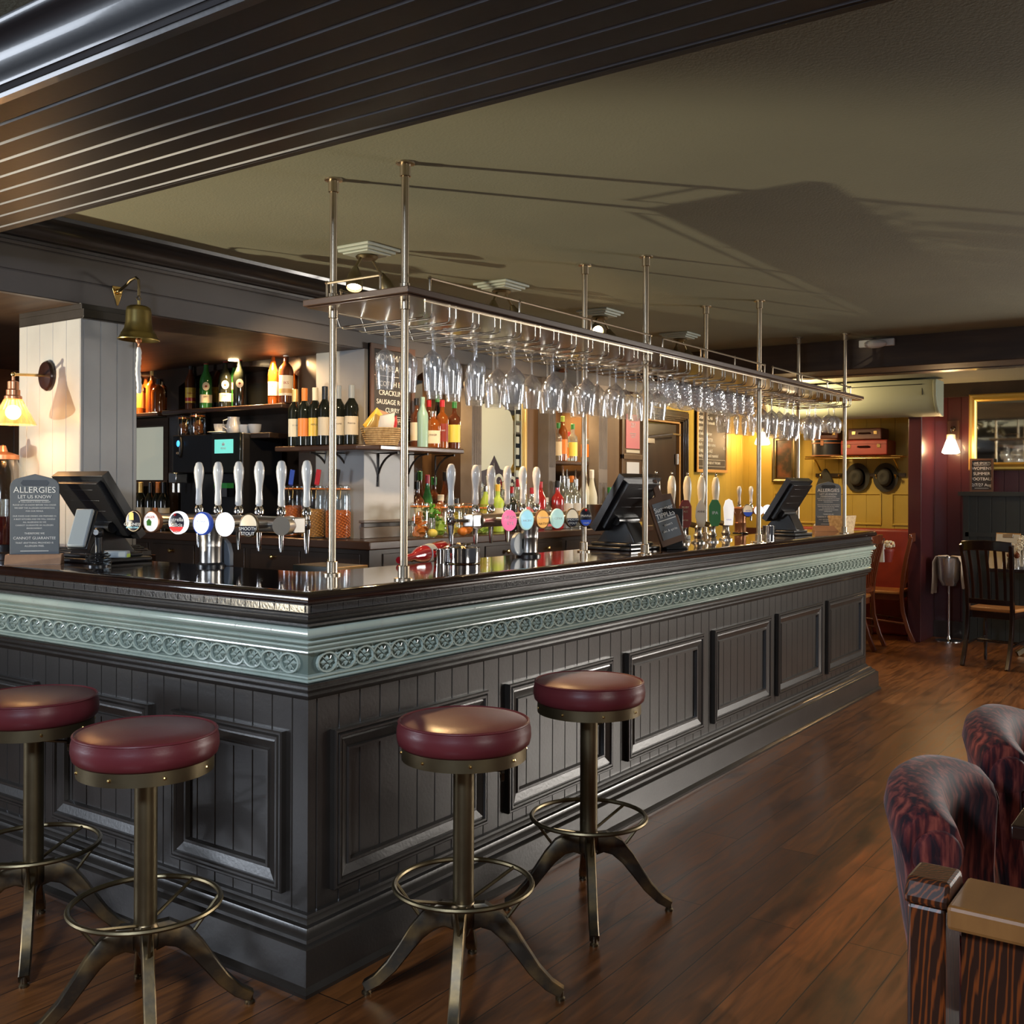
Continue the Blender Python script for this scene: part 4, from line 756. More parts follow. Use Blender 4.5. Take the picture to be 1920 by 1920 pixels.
def bottle(x, y, z, kind, glass_, lab_m, cap_m, label, face=None, txt=None, group=None, s=1.0, pourer=False, extra=None):
    key = (kind, glass_, lab_m, cap_m, txt, pourer, extra)
    f = math.atan2(CAM.y - y, CAM.x - x) if face is None else face
    if key in bproto:
        t = dup(bproto[key], (x, y, z), f, label, (s, s, s)); t['category'] = 'bottle'
        if group: t['group'] = group
        return t
    t = thing('bottle', label, 'bottle', (x, y, z), f, group); t.scale = (s, s, s); bproto[key] = t
    m = M(); m.lathe(BP[kind], n=20, flute=0); m.build('bottle_body', glass_, t)
    r = max(p[0] for p in BP[kind]) + .0006; z0, z1 = LZ[kind]
    if lab_m:
        m = M(); m.lathe([(r, z0), (r, z1)], n=12, a0=-1.15, a1=1.15); lo = m.build('bottle_label', lab_m, t)
        if extra:
            m = M(); m.lathe([(r + .0003, z0 + (z1 - z0) * .12), (r + .0003, z0 + (z1 - z0) * .34)], n=12, a0=-1.1, a1=1.1); m.build('label_band', extra, lo)
        if txt:
            text(txt[0], txt[1], (r + .0012, 0, (z0 + z1) / 2 + .012), Yv, Zv, txt[2], lo, ext=.0002)
    if kind == 'verm':
        m = M(); m.lathe([(.024, 0), (.0001, .0012)], n=18, mt=Matrix.Translation((r + .0006, 0, .135)) @ Matrix.Rotation(PI / 2, 4, 'Y') @ Matrix.Diagonal((1.1, .9, 1, 1))); m.cur = 1; m.lathe([(.009, .003), (.0001, .004)], n=4, mt=Matrix.Translation((r + .0006, 0, .135)) @ Matrix.Rotation(PI / 2, 4, 'Y')); m.build('round_label', ['cream', 'suitcase_red'], t)
    a, b, cr_ = CAPZ[kind]; m = M(); m.lathe([(cr_, a), (cr_, b - .002), (cr_ - .002, b), (.0001, b)], n=14)
    if pourer: m.cur = 0; m.lathe([(.007, b), (.005, b + .02), (.0035, b + .055), (.0001, b + .056)], n=8)
    m.build('bottle_cap', cap_m, t); return t
def BX(px, xp, z, *a, **k): return bottle(xp, onx(px, 800, xp).y, z, *a, **k)
def BY(px, yp, z, *a, **k): return bottle(ony(px, 800, yp).x, yp, z, *a, **k)
zt_ = 1.896; G = 'bottles on the arched recess shelf'
BX(357, 2.09, zt_, 'slim', 'brown_glass', 'yellow', 'black_plastic', 'tall brown bottle with a big yellow label and pourer, leftmost on the arched recess shelf', txt=('Galliano', .014, 'red'), group=G, pourer=True, extra='red')
BX(386, 2.06, zt_, 'verm', 'green_glass', 'cream', 'red', 'bright green vermouth bottle with red cap and round white label', txt=('DRY', .014, 'black'), group=G)
BX(408, 2.16, zt_, 'slim', 'brown_glass', 'yellow', 'gold_foil', 'brown bottle with yellow label half hidden behind the dark vermouth bottle', group=G)
BX(422, 2.06, zt_, 'verm', 'dark_glass', 'cream', 'red_glass', 'dark vermouth bottle with dark red cap and round white label', txt=('ROSSO', .013, 'black'), group=G)
BX(440, 2.14, zt_, 'verm', 'green_glass', None, 'red', 'green-shouldered vermouth bottle with red cap behind the dark one', group=G)
BX(449, 2.05, zt_, 'verm', 'dark_glass', None, 'red_glass', 'dark bottle with a plain round cream label, rightmost of the vermouths', group=G)
BX(512, 2.05, zt_, 'long', 'amber_glass', 'white', 'pink', 'rum bottle with white label and pale pink cap, left of the pair on the shelf', txt=("IKS", .020, 'suitcase_red'), group=G)
BX(536, 2.05, zt_, 'spirit', 'brown_glass', 'cream', 'white', 'rum bottle with white label and shining white cap, right of the pair on the shelf', txt=("IKS", .020, 'suitcase_red'), group=G, s=1.1, extra='oak_frame')
BX(545, 2.16, zt_, 'spirit', 'amber_glass', None, 'cream', 'amber bottle standing behind the rum bottle with the shining cap', group=G, s=1.08)
BX(566, 2.06, zt_ - .05, 'long', 'brown_glass', 'orange', 'cream', 'slim bottle with an orange label at the right end of the recess shelf', group=G, s=1.1) if 0 else None
G = 'amber bottles in the narrow mirrored recess'
for i, (px, xp, k, g, l, c, lab) in enumerate([(258, 2.12, 'spirit', 'amber_glass', 'orange', 'gold_foil', 'amber bottle with orange label, hard against the boarded pillar'), (273, 2.2, 'spirit', 'amber_glass', 'orange', 'gold_foil', 'amber bottle with glowing gold neck behind the bell rope'),
        (285, 2.12, 'spirit', 'amber_glass', None, 'gold_foil', 'plain amber bottle with gold neck right of the bell rope'), (297, 2.1, 'squat', 'amber_glass', None, 'black_plastic', 'amber bottle with a dark stopper in the narrow recess'), (308, 2.16, 'squat', 'brown_glass', 'orange', 'black_plastic', 'short brown bottle with orange label, rightmost in the narrow recess')]):
    BX(px, xp, zt_, k, g, l, c, lab, group=G)
G = 'wine bottles low in the back corner'
for px, l, c, lab in ((256, 'cream', 'dark_wood', 'dark wine bottle nearest the boarded pillar, low on the back bar'), (264, 'cream', 'gold_foil', 'dark wine bottle with a pale gold capsule, low beside the pillar'), (283, 'cream', 'black_plastic', 'dark wine bottle with black capsule, just left of the orange-topped one'), (297, 'orange', 'orange', 'dark wine bottle with orange capsule and orange label low on the back bar'), (308, 'cream', 'black_plastic', 'dark wine bottle right of the orange-topped one, low beside the coffee machine')):
    BX(px, 2.0, BZ0, 'wine', 'dark_glass', l, c, lab, group=G)
zs = 1.644; G = 'wine bottles on the corner shelf'
for i, (px, xp, l, c, lab, tx) in enumerate([(553, 1.95, 'cream', 'gold_foil', 'dark wine bottle with narrow black-lettered label, leftmost on the corner shelf', ('V I N', .012, 'black')), (571, 1.94, 'orange', 'orange', 'dark wine bottle with orange capsule on the corner shelf', None), (591, 1.95, 'yellow', 'cream', 'green-black wine bottle with a yellow label showing a figure', ('MERLOT', .012, 'black')),
        (609, 1.93, 'cream', 'black_plastic', 'wine bottle with a low cream label half behind the gantry pole', None), (634, 1.94, 'cream', 'silver_plastic', 'wine bottle with broad cream label right of the gantry pole', ('Estate', .014, 'brown_wood')), (659, 1.95, 'cream', 'silver_plastic', 'wine bottle at the right end of the corner shelf beside the snack basket', ('Reserva', .012, 'brown_wood'))]):
    BX(px, xp, zs, 'wine', 'dark_glass', l, c, lab, txt=tx, group=G, s=1.04)
G = 'whiskies on the corner shelf'
for px, yp, k, g, l, c, lab, tx in ((781, 1.68, 'spirit', 'brown_glass', 'cream', 'black_plastic', 'brown spirit bottle squeezed behind the gantry pole on the corner shelf', None), (792, 1.64, 'slim', 'aqua_bottle', None, 'aqua_bottle', 'matt aqua gin bottle on the corner shelf', None), (812, 1.62, 'squat', 'amber_glass', 'cream', 'clear_glass', 'squat amber whisky bottle with a clear stopper and cream label', ('MAKER', .014, 'brown_wood')),
        (804, 1.70, 'spirit', 'brown_glass', None, 'red', 'spirit bottle with a dark red cap behind the squat whisky', None), (820, 1.70, 'long', 'dark_glass', None, 'green', 'dark bottle with green capsule between the whiskies', None), (829, 1.63, 'spirit', 'amber_glass', 'suitcase_red', 'red', 'amber whisky bottle with red cap and red label on the corner shelf', ('BLEND', .012, 'white')), (852, 1.63, 'spirit', 'brown_glass', 'lemon', 'green', 'brown whisky bottle with a slanting gold label, rightmost on the corner shelf', None)):
    BY(px, yp, zs, k, g, l, c, lab, txt=tx, group=G, s=.98)
# spirits along the back bar worktop, left niche
G = 'spirits behind the garnish jars'
def row(items, z, G):
    for px, yp, k, g, l, c, lab, s in items: BY(px, yp, z, k, g, l, c, lab, group=G, s=s, pourer=(c == 'chrome'))
row([(783, 1.80, 'spirit', 'brown_glass', 'cream', 'black_plastic', 'brown liqueur bottle with cream label behind the dried-orange jar', 1.1), (788, 1.90, 'long', 'brown_glass', 'white', 'green', 'tall dark bottle with a green cap at the back of the niche', 1.15), (802, 1.80, 'long', 'green_glass', 'cream', 'red', 'green whiskey bottle with cream label and red cap', 1.08),
     (814, 1.88, 'spirit', 'brown_glass', 'cream', 'green', 'dark amber bottle with green cap behind the green whiskey', 1.2), (827, 1.78, 'squat', 'amber_glass', 'cream', 'cream', 'squat amber cognac bottle with cream stopper above the lime jar', 1.1), (835, 1.90, 'long', 'brown_glass', 'white', 'black_plastic', 'tall slim bottle with black neck in the whisky niche', 1.15), (845, 1.82, 'slim', 'bottle_glass', 'white', 'chrome', 'clear bottle with white label and steel pourer in the whisky niche', 1.05),
     (856, 1.76, 'squat', 'bottle_glass', 'white', 'black_plastic', 'clear squat bottle with pale label behind the lemon jar', 1.0), (869, 1.80, 'slim', 'bottle_glass', 'cream', 'cream', 'clear bottle with long cream stopper beside the first fluted pilaster', 1.12)], BZ0, G)
G = 'gins in front of the etched mirror'
row([(911, 1.66, 'slim', 'lime', 'lemon', 'chrome', 'lime green gin bottle with steel pourer, leftmost before the etched mirror', 1.0), (921, 1.74, 'long', 'bottle_glass', 'herb', 'green', 'clear bottle with green label before the etched mirror', 1.0), (934, 1.68, 'spirit', 'lime', 'cream', 'yellow', 'pale green gin bottle with yellow cap before the etched mirror', 1.05), (947, 1.74, 'spirit', 'bottle_glass', 'teal', 'cream', 'clear gin bottle with teal label before the etched mirror', 1.1),
     (960, 1.66, 'spirit', 'dark_glass', 'black', 'red_glass', 'black rum bottle with dark red cap before the etched mirror', 1.0), (971, 1.74, 'long', 'bottle_glass', 'white', 'red_glass', 'clear bottle with maroon cap at the right of the etched mirror', 1.02), (984, 1.66, 'spirit', 'bottle_glass', 'pink', 'clear_glass', 'pink-labelled clear gin bottle with glass stopper', 1.08), (998, 1.68, 'spirit', 'bottle_glass', 'pink', 'red', 'pink gin bottle with red cap beside the pink-labelled one', .98),
     (1014, 1.66, 'slim', 'ruby_drink', 'red', 'red', 'red liqueur bottle with tall red cap before the brown panel', 1.1), (1024, 1.64, 'squat', 'bottle_glass', 'pink', 'white', 'short bottle with pale pink label beside the red liqueur', 1.0)], BZ0, G)
G = 'spirits low between the far pilasters'
row([(1046, 1.66, 'spirit', 'ruby_drink', 'suitcase_red', 'black_plastic', 'ruby red liqueur bottle at the left of the far niche', 1.15), (1056, 1.72, 'slim', 'bottle_glass', 'white', 'chrome', 'clear vodka bottle with a steel pourer, left in the far niche', 1.25), (1064, 1.66, 'spirit', 'bottle_glass', 'white', 'chrome', 'clear rum bottle with white label and steel pourer in the far niche', 1.2), (1072, 1.72, 'slim', 'bottle_glass', 'cream', 'orange', 'clear bottle with orange neck in the far niche', 1.25),
     (1080, 1.68, 'spirit', 'bottle_glass', 'white', 'chrome', 'clear tequila bottle with steel pourer left of the far gantry pole', 1.2), (1097, 1.70, 'slim', 'frosted', None, 'chrome', 'frosted vodka bottle with blue-tipped pourer right of the far gantry pole', 1.3), (1110, 1.66, 'long', 'frosted', None, 'white', 'tall frosted long-necked vodka bottle above the steel bucket', 1.25), (1143, 1.66, 'spirit', 'green_glass', 'cream', 'green', 'green-capped bottle peeping out beside the till screen', 1.0)], BZ0, G)
G = 'flavoured spirits on the far niche shelf'
row([(1047, 1.84, 'spirit', 'bottle_glass', 'cream', 'green', 'clear bottle with pale label, leftmost on the far niche shelf', .95), (1055, 1.82, 'slim', 'amber_glass', 'orange', 'lime', 'amber bottle with a bright green neck on the far niche shelf', 1.1), (1065, 1.86, 'squat', 'bottle_glass', 'orange', 'red', 'short bottle with orange label and red cap on the far niche shelf', 1.0), (1074, 1.82, 'spirit', 'bottle_glass', 'lemon', 'green', 'bottle with yellow label and green cap on the far niche shelf', .95),
     (1098, 1.82, 'spirit', 'bottle_glass', 'orange', 'red', 'bottle with red cap and orange label, rightmost on the far niche shelf', .9)], 1.611, G)
# ------------------------------------------------------------------ jars
def clipjar(name, label, loc, r, h, fill, fill_m, orange=True, group=None, bits=0):
    t = thing(name, label, 'jar', loc, math.atan2(CAM.y - loc[1], CAM.x - loc[0]), group); n = 24; hh = h * .86
    m = M(); m.lathe([(.0001, .001), (r * .93, .001), (r, .012), (r, hh * .86), (r * .93, hh * .95), (r * .9, hh)], n=n); m.build('glass_body', 'jar_glass', t)
    m = M(); m.lathe([(r * .98, hh + .006), (r * .98, hh + .016), (r * .8, hh + .024), (.0001, hh + .026)], n=n); m.build('glass_lid', 'jar_glass', t)
    m = M(); m.lathe([(r * .88, hh), (r * .97, hh), (r * .97, hh + .007), (r * .88, hh + .007)], n=n); m.build('rubber_seal', 'orange' if orange else 'cream', t)
    m = M(); m.tube([(r * .95, -.012, hh + .012), (r * 1.12, -.012, hh - .005), (r * 1.12, -.010, hh - .05), (r * 1.12, .010, hh - .05), (r * 1.12, .012, hh - .005), (r * .95, .012, hh + .012)], .0018, 5); m.tube([(r * .98 * math.cos(a), r * .98 * math.sin(a), hh - .004) for a in [2 * PI * i / 20 for i in range(20)]], .0018, 5, closed=True); m.build('wire_clasp', 'brass', t)
    if bits:
        m = M()
        for i in range(bits): 
            a, q, z = random.uniform(0, 2 * PI), r * .8 * math.sqrt(random.random()), random.uniform(.02, fill * hh); R = Matrix.Rotation(random.uniform(0, 3), 4, random.choice('XYZ')) @ Matrix.Rotation(random.uniform(0, 3), 4, 'Y')
            m.lathe([(r * .34, -.003), (r * .36, 0), (r * .34, .003)], (q * math.cos(a) * .7, q * math.sin(a) * .7, z), 10, R)
        o = m.build('fruit_slices', fill_m, t, smooth=False); o['kind'] = 'stuff'
        m = M(); m.lathe([(.0001, .006), (r * .86, .006), (r * .86, fill * hh * .9), (.0001, fill * hh * .9)], n=14); 
    else:
        k = M(); top = fill * hh
        nb = 260
        for i in range(nb):
            a = i * 2.39996; z = .010 + (top - .010) * i / nb; q = r * .93; k.ball((q * math.cos(a), q * math.sin(a), z), r * .11, 6, 1, 1, .75)
        for i in range(50):
            a = i * 2.39996; q = r * .9 * math.sqrt(i / 50); k.ball((q * math.cos(a), q * math.sin(a), top + .004 * math.cos(i)), r * .12, 6, 1, 1, .8)
        k.lathe([(.0001, .004), (r * .92, .006), (r * .93, top), (.0001, top)], n=16); o = k.build('filling', fill_m, t); o['kind'] = 'stuff'
    return t
G = 'clip-top jars of bar nuts'
for px, xp, h, fm, f, lab in ((545, 2.02, .31, 'chilli_nut', .62, 'big clip-top jar of orange snacks behind the leftmost of the nut jars'), (588, 1.98, .31, 'nut', .56, 'big clip-top jar of golden peanuts beside the gantry pole'), (634, 1.98, .31, 'chilli_nut', .55, 'big clip-top jar of red-orange chilli nuts right of the gantry pole')):
    q = onx(px, 1000, xp); clipjar('snack_jar', lab, (xp, q.y, BZ0), .066, h, f, fm, group=G)
for px, c, lab in ((545, 'blue', 'blue plastic scoop standing in the left nut jar'), (594, 'red', 'red plastic scoop standing in the peanut jar'), (630, 'black_plastic', 'dark scoop standing in the chilli nut jar')):
    q = onx(px, 900, 2.0); m = M(); m.box(-.004, .004, -.014, .014, 0, .085); o = m.build('scoop_handle', c, bev=.003); o.location = (2.0, q.y, BZ0 + .292); o.rotation_euler = (math.radians(8), 0, .5); o.name = 'nut_scoop'; tag(o, lab, 'scoop', 'plastic scoops in the nut jars')
G = 'garnish jars on the back bar'
for px, yp, h, fm, f, lab in ((787, 1.57, .20, 'orange_rind', .8, 'clip-top jar of dried orange slices beside the gantry pole'), (822, 1.58, .19, 'lime', .6, 'clip-top jar of lime slices'), (848, 1.58, .19, 'lemon', .8, 'clip-top jar of lemon wedges left of the steel tap'), (874, 1.58, .19, 'orange_rind', .55, 'clip-top jar of orange slices behind the steel tap'), (902, 1.60, .18, 'lime', .5, 'clip-top jar of lime pieces behind the blank font badge')):
    q = ony(px, 1000, yp); clipjar('garnish_jar', lab, (q.x, yp, BZ0), .055, h, f, fm, group=G, bits=26)
q = ony(806, 1000, 1.56); t = thing('mint_glass', 'glass of water holding a bushy bunch of fresh mint', 'herbs', (q.x, 1.56, BZ0)); m = M(); m.lathe([(.030, 0), (.034, .11), (.032, .11), (.028, .006), (.0001, .006)], n=18); m.build('glass', 'clear_glass', t)
m = M()
for i in range(70):
    a = random.uniform(0, 6.28); b = random.uniform(.0, .07); z = .09 + random.uniform(0, .085) * (1 - b * 5); R = Matrix.Rotation(random.uniform(0, 6), 4, 'Z') @ Matrix.Rotation(random.uniform(.3, 1.3), 4, 'X'); c = Vector((b * math.cos(a), b * math.sin(a), z))
    m.add([c + R @ Vector(p) for p in ((0, 0, 0), (.011, 0, .012), (0, .002, .030), (-.011, 0, .012))], [(0, 1, 2, 3)])
for i in range(6): m.tube([(.01 * math.cos(i), .01 * math.sin(i), .01), (.03 * math.cos(i), .03 * math.sin(i), .12)], .0015, 5)
m.build('mint_leaves', 'herb', t, smooth=False)['kind'] = 'stuff'
for px, py, lab in ((812, 978, 'cut lemon half lying before the lime jar'), (868, 980, 'cut orange lying behind the steel tap')):
    q = ony(px, 990, 1.53); m = M(); R = Matrix.Rotation(PI / 2.3, 4, 'X'); m.ball((0, 0, 0), .030, 14, 1, 1, .8); o = m.build('fruit', 'lemon' if 'lemon' in lab else 'orange_rind'); o.location = (q.x, 1.535, BZ0 + .025); tag(o, lab, 'fruit')
# small jars, cup, teapot on the coffee machine
cm0 = onx(323, 900, 1.93).y; cm1 = onx(455, 900, 1.93).y; MT = 1.73
t = thing('coffee_machine', 'tall black coffee machine with a small teal screen on the back bar', 'coffee machine', (1.93, cm1, BZ0)); wd = cm0 - cm1
m = M(); m.box(.0, .30, 0, wd, .36, MT - BZ0); m.box(.06, .30, 0, wd, 0, .36); m.box(0, .30, 0, wd, 0, .03); m.box(-.002, .30, -.001, .012, .0, MT - BZ0); m.build('housing', 'black_plastic', t, bev=.006)
def ypx(px): return onx(px, 850, 1.925).y - cm1
def zpx(px, py): return onx(px, py, 1.925).z - BZ0
m = M(); m.box(-.012, 0, ypx(452), ypx(398), .36, zpx(420, 812)); m.build('screen_panel', 'dark_glass', t, bev=.003)
m = M(); m.box(-.016, -.012, ypx(439), ypx(405), zpx(420, 850), zpx(420, 824)); sc = m.build('screen', 'screen_teal', t, smooth=False); text('MENU', .018, (-.017, (ypx(439) + ypx(405)) / 2, (zpx(420, 850) + zpx(420, 824)) / 2 - .012), -Yv, Zv, 'white', sc); m = M(); m.prism([(-.010, 0), (.010, 0), (.014, .018), (.005, .010), (0, .022), (-.005, .010), (-.014, .018)], (-.017, (ypx(439) + ypx(405)) / 2, (zpx(420, 850) + zpx(420, 824)) / 2 + .004), -Yv, Zv, -Xv, .001); m.build('screen_logo', 'white', sc, smooth=False)
m = M(); m.ball((-.006, ypx(337), zpx(337, 838)), .040, 16, .3, .6, 1.7); m.build('dial_panel', 'black', t); m = M(); m.ball((-.017, ypx(337), zpx(337, 832)), .018, 12, .3, .8, 1.1); o = m.build('indicator_light', 'led_blue', t)
text('ICE', .018, (-.021, ypx(337), zpx(337, 850)), -Yv, Zv, 'cream', t)
m = M(); m.box(-.05, .03, ypx(342), ypx(328), .30, .36); m.cyl((-.02, ypx(340), .24), (-.02, ypx(340), .30), .010); m.cyl((-.02, ypx(330), .24), (-.02, ypx(330), .30), .010); m.build('spout', 'chrome', t, bev=.003)
m = M(); m.box(-.03, .02, ypx(432), ypx(408), .27, .30); m.build('spout', 'green', t); m = M(); m.box(-.03, .02, ypx(432), ypx(408), .22, .27); m.build('spout', 'chrome', t)
q = onx(345, 800, 2.0); G = 'clip-top jars on the coffee machine'
for px, r, h, lab in ((346, .038, .125, 'smaller clip-top jar of spices on the coffee machine'), (371, .046, .135, 'larger clip-top jar of spices on the coffee machine')):
    clipjar('spice_jar', lab, (2.02, onx(px, 800, 2.02).y, MT), r, h, .75, 'spice', group=G, bits=20)
def cup(label, loc, s=1, rot=0, tip=0):
    t = thing('teacup', label, 'cup', loc, rot); t.scale = (s, s, s); m = M(); m.lathe([(.0001, .004), (.02, .004), (.024, 0), (.028, .006), (.036, .03), (.039, .055), (.037, .055), (.033, .03), (.024, .010), (.0001, .009)], n=20); m.build('cup_body', 'ceramic', t)
    m = M(); m.tube([(.036, 0, .048), (.058, 0, .046), (.060, 0, .025), (.034, 0, .018)], .0035, 6); m.build('handle', 'ceramic', t); t.rotation_euler = (tip, 0, rot); return t
m = M(); m.lathe([(.03, 0), (.04, .003), (.075, .012), (.073, .014), (.035, .006), (.0001, .005)], n=24); o = m.build('saucer', 'ceramic'); yc = onx(413, 800, 1.99).y; o.location = (1.99, yc, MT); tag(o, 'white saucer under the cup on the coffee machine', 'saucer'); cup('white teacup on its saucer on the coffee machine', (1.99, yc, MT + .006), 1.0, -.6)
for px, lab, tp in ((437, 'white milk jug leaning on the cups above the coffee machine', .5), (452, 'white teacup stacked on its side on the coffee machine', .9), (468, 'white cup rim down beside the stacked cups', 1.2)):
    pass
def jug(label, loc, rot): 
    t = thing('milk_jug', label, 'jug', loc, rot); m = M(); m.lathe([(.03, 0), (.042, .02), (.044, .05), (.034, .085), (.036, .1), (.034, .1), (.032, .085), (.040, .05), (.0001, .01)], n=18); m.build('jug_body', 'ceramic', t); m = M(); m.tube([(.034, 0, .09), (.065, 0, .08), (.066, 0, .045), (.042, 0, .03)], .004, 6); m.build('handle', 'ceramic', t); return t
jug('white milk jug beside the cup on the coffee machine', (2.0, onx(438, 800, 2.0).y, MT), 2.0)
sh2 = M(); sh2.box(1.98, 2.119, onx(505, 830, 1.98).y, cm1 - .004, MT - .03, MT); tag(sh2.build('cup_shelf', 'dark_wood', bev=.003), 'small dark shelf of cups right of the coffee machine', 'shelf')
cup('white teacup beside the milk jug on the small shelf', (2.04, onx(460, 800, 2.04).y, MT), 1.0, .5); cup('white teacup at the right end of the small cup shelf', (2.04, onx(478, 800, 2.04).y, MT), 1.0, 1.4)
# snack basket on the corner shelf
q = Vector((1.985, 1.64, zs)); t = thing('snack_basket', 'flared straw basket full of snack packets on the corner shelf', 'basket', (ony(716, 800, 1.63).x, 1.63, zs)); m = M(); n = 30
pr = [(.085, .0)] + [(.085 + .030 * i / 16 + (.0022 if i % 2 else 0), .004 + .0055 * i) for i in range(17)] + [(.108, .09), (.08, .004), (.0001, .004)]
m.lathe(pr, n=n); m.build('basket_body', 'wicker', t)
for i, (x, y, z, rz, rx, mm, w, h) in enumerate([(-.05, 0, .10, .3, .5, 'gold_foil', .10, .12), (.0, -.03, .11, -.2, .35, 'white', .12, .12), (.06, -.01, .10, -.5, .5, 'red', .10, .11), (-.02, .03, .12, .7, .2, 'yellow', .11, .13), (.04, .04, .13, .2, .1, 'pale_wood', .10, .12), (.075, .02, .10, 1.0, .3, 'green', .08, .10)]):
    m = M(); R = Matrix.Translation((x, y, z)) @ Matrix.Rotation(rz, 4, 'Y') @ Matrix.Rotation(rx, 4, 'X'); k = [(-1, 0), (-.9, .12), (-.5, .2), (0, .22), (.5, .2), (.9, .12), (1, 0), (.9, -.12), (.5, -.2), (0, -.22), (-.5, -.2), (-.9, -.12)]
    v = []
    for zz, s_ in ((-.5, .15), (-.45, .2), (-.2, 1), (.2, 1), (.45, .2), (.5, .15)):
        for a, b in k: v.append(R @ Vector((a * w / 2, b * .09 * s_, zz * h)))
    m.add(v, [(j * 12 + a, j * 12 + (a + 1) % 12, (j + 1) * 12 + (a + 1) % 12, (j + 1) * 12 + a) for j in range(5) for a in range(12)]); o = m.build('snack_packet', mm, ang=60); o.location = t.location; tag(o, ['gold crisp packet at the left of the snack basket', 'white crisp packet printed with dark figures, front of the snack basket', 'red crisp packet at the right of the snack basket', 'yellow crisp packet at the back of the snack basket', 'brown paper packet standing highest in the snack basket', 'green packet tucked in at the right rim of the snack basket'][i], 'snack packet', 'snack packets in the basket')
# steel ice bucket
q = ony(1113, 980, 1.62); m = M(); m.lathe([(.07, 0), (.085, .01), (.10, .16), (.104, .165), (.098, .165), (.08, .012), (.0001, .01)], n=28); o = m.build('ice_bucket', 'steel'); o.location = (q.x, 1.60, BZ0); tag(o, 'hammered steel ice bucket below the frosted vodka bottles', 'bucket')
# ------------------------------------------------------------------ tills and signs on the counter
def till(name, label, loc, rz, s=1.0, lean=math.radians(33)):
    """screen seen from behind; local -Y is the customer side (back of the screen)"""
    t = thing(name, label, 'till', loc, rz); t.scale = (s, s, s)
    m = M(); m.box(-.13, .13, -.12, .14, 0, .018); m.box(-.10, .10, -.10, .12, .018, .035); m.build('foot', 'black_plastic', t, bev=.006)
    m = M(); m.prism([(-.10, .03), (.12, .03), (.03, .135), (-.05, .13)], (-.06, 0, 0), Yv, Zv, Xv, .12); m.build('neck', 'black_plastic', t, bev=.006)
    m = M(); m.cyl((-.085, -.01, .135), (.085, -.01, .135), .022, n=16); m.build('hinge', 'black_plastic', t)
    R = Matrix.Translation((0, -.015, .215)) @ Matrix.Rotation(lean, 4, 'X')   # screen leans back over the barman
    m = M(); m.box(-.160, .160, -.012, .022, -.145, .15, R); m.box(-.135, .135, -.034, -.012, -.115, .13, R)
    for i in range(4): m.box(-.09, .09, -.0355, -.034, .10 - i * .05, .103 - i * .05, R)
    m.build('screen_housing', 'black_plastic', t, bev=.008)
    m = M(); m.box(-.15, .15, .022, .0225, -.13, .135, R); m.build('display', 'dark_glass', t, smooth=False); return t
# middle till
till('till', 'black touchscreen till on the long counter beside the second gantry pole', (2.42, .33, 1.12), math.radians(-4), 1.05)
till('till', 'black touchscreen till at the far end of the long counter', (4.45, .27, 1.12), math.radians(-4), 1.05, math.radians(33))
tl = till('till', 'black touchscreen till on the left leg of the counter behind the allergies board', (.37, 1.56, 1.12), math.radians(-88), 1.02, math.radians(35))
# card reader and holder at the left till
t = thing('card_reader', 'grey card reader clipped to its stand in front of the left till', 'card reader', (.17, 1.36, 1.12), math.radians(-60)); t.scale = (.9, .9, .9); R = Matrix.Translation((0, -.02, .155)) @ Matrix.Rotation(math.radians(-28), 4, 'X')
m = M(); m.box(-.037, .037, -.022, -.002, -.085, .085, R); m.build('reader_body', 'silver_plastic', t, bev=.006); m = M(); m.box(-.042, .042, .0, .012, -.09, .09, R); m.build('reader_cradle', 'black_plastic', t, bev=.003)
m = M(); m.cyl((.05, .02, .01), (.05, .02, .12), .015, n=14); m.lathe([(.045, 0), (.045, .006), (.02, .012), (.016, .03)], (.05, .02, 0), 20); m.ball((.05, .02, .14), .022, 12); m.build('stand', 'black_plastic', t)
m = M(); m.lathe([(.012, -.001), (.012, .002), (.0001, .003)], n=16, mt=Matrix.Translation((.05, -.003, .142)) @ Matrix.Rotation(PI / 2, 4, 'X')); m.build('stand_knob', 'ceramic', t)
m = M(); m.tube([(.05 + .042 * math.cos(a * .42) * 1.2, .02 + .042 * math.sin(a * .42), .012 + .004 * (a % 2) + .0007 * a) for a in range(60)], .0032, 5); m.build('coiled_cord', 'black_plastic', t)
m = M(); m.box(.07, .17, .02, .06, .035, .065); m.box(.065, .09, .025, .055, 0, .035); m.build('scanner', 'silver_plastic', t, bev=.006); m = M(); m.box(.165, .171, .025, .055, .038, .052); m.build('scanner_light', 'lime', t, smooth=False)
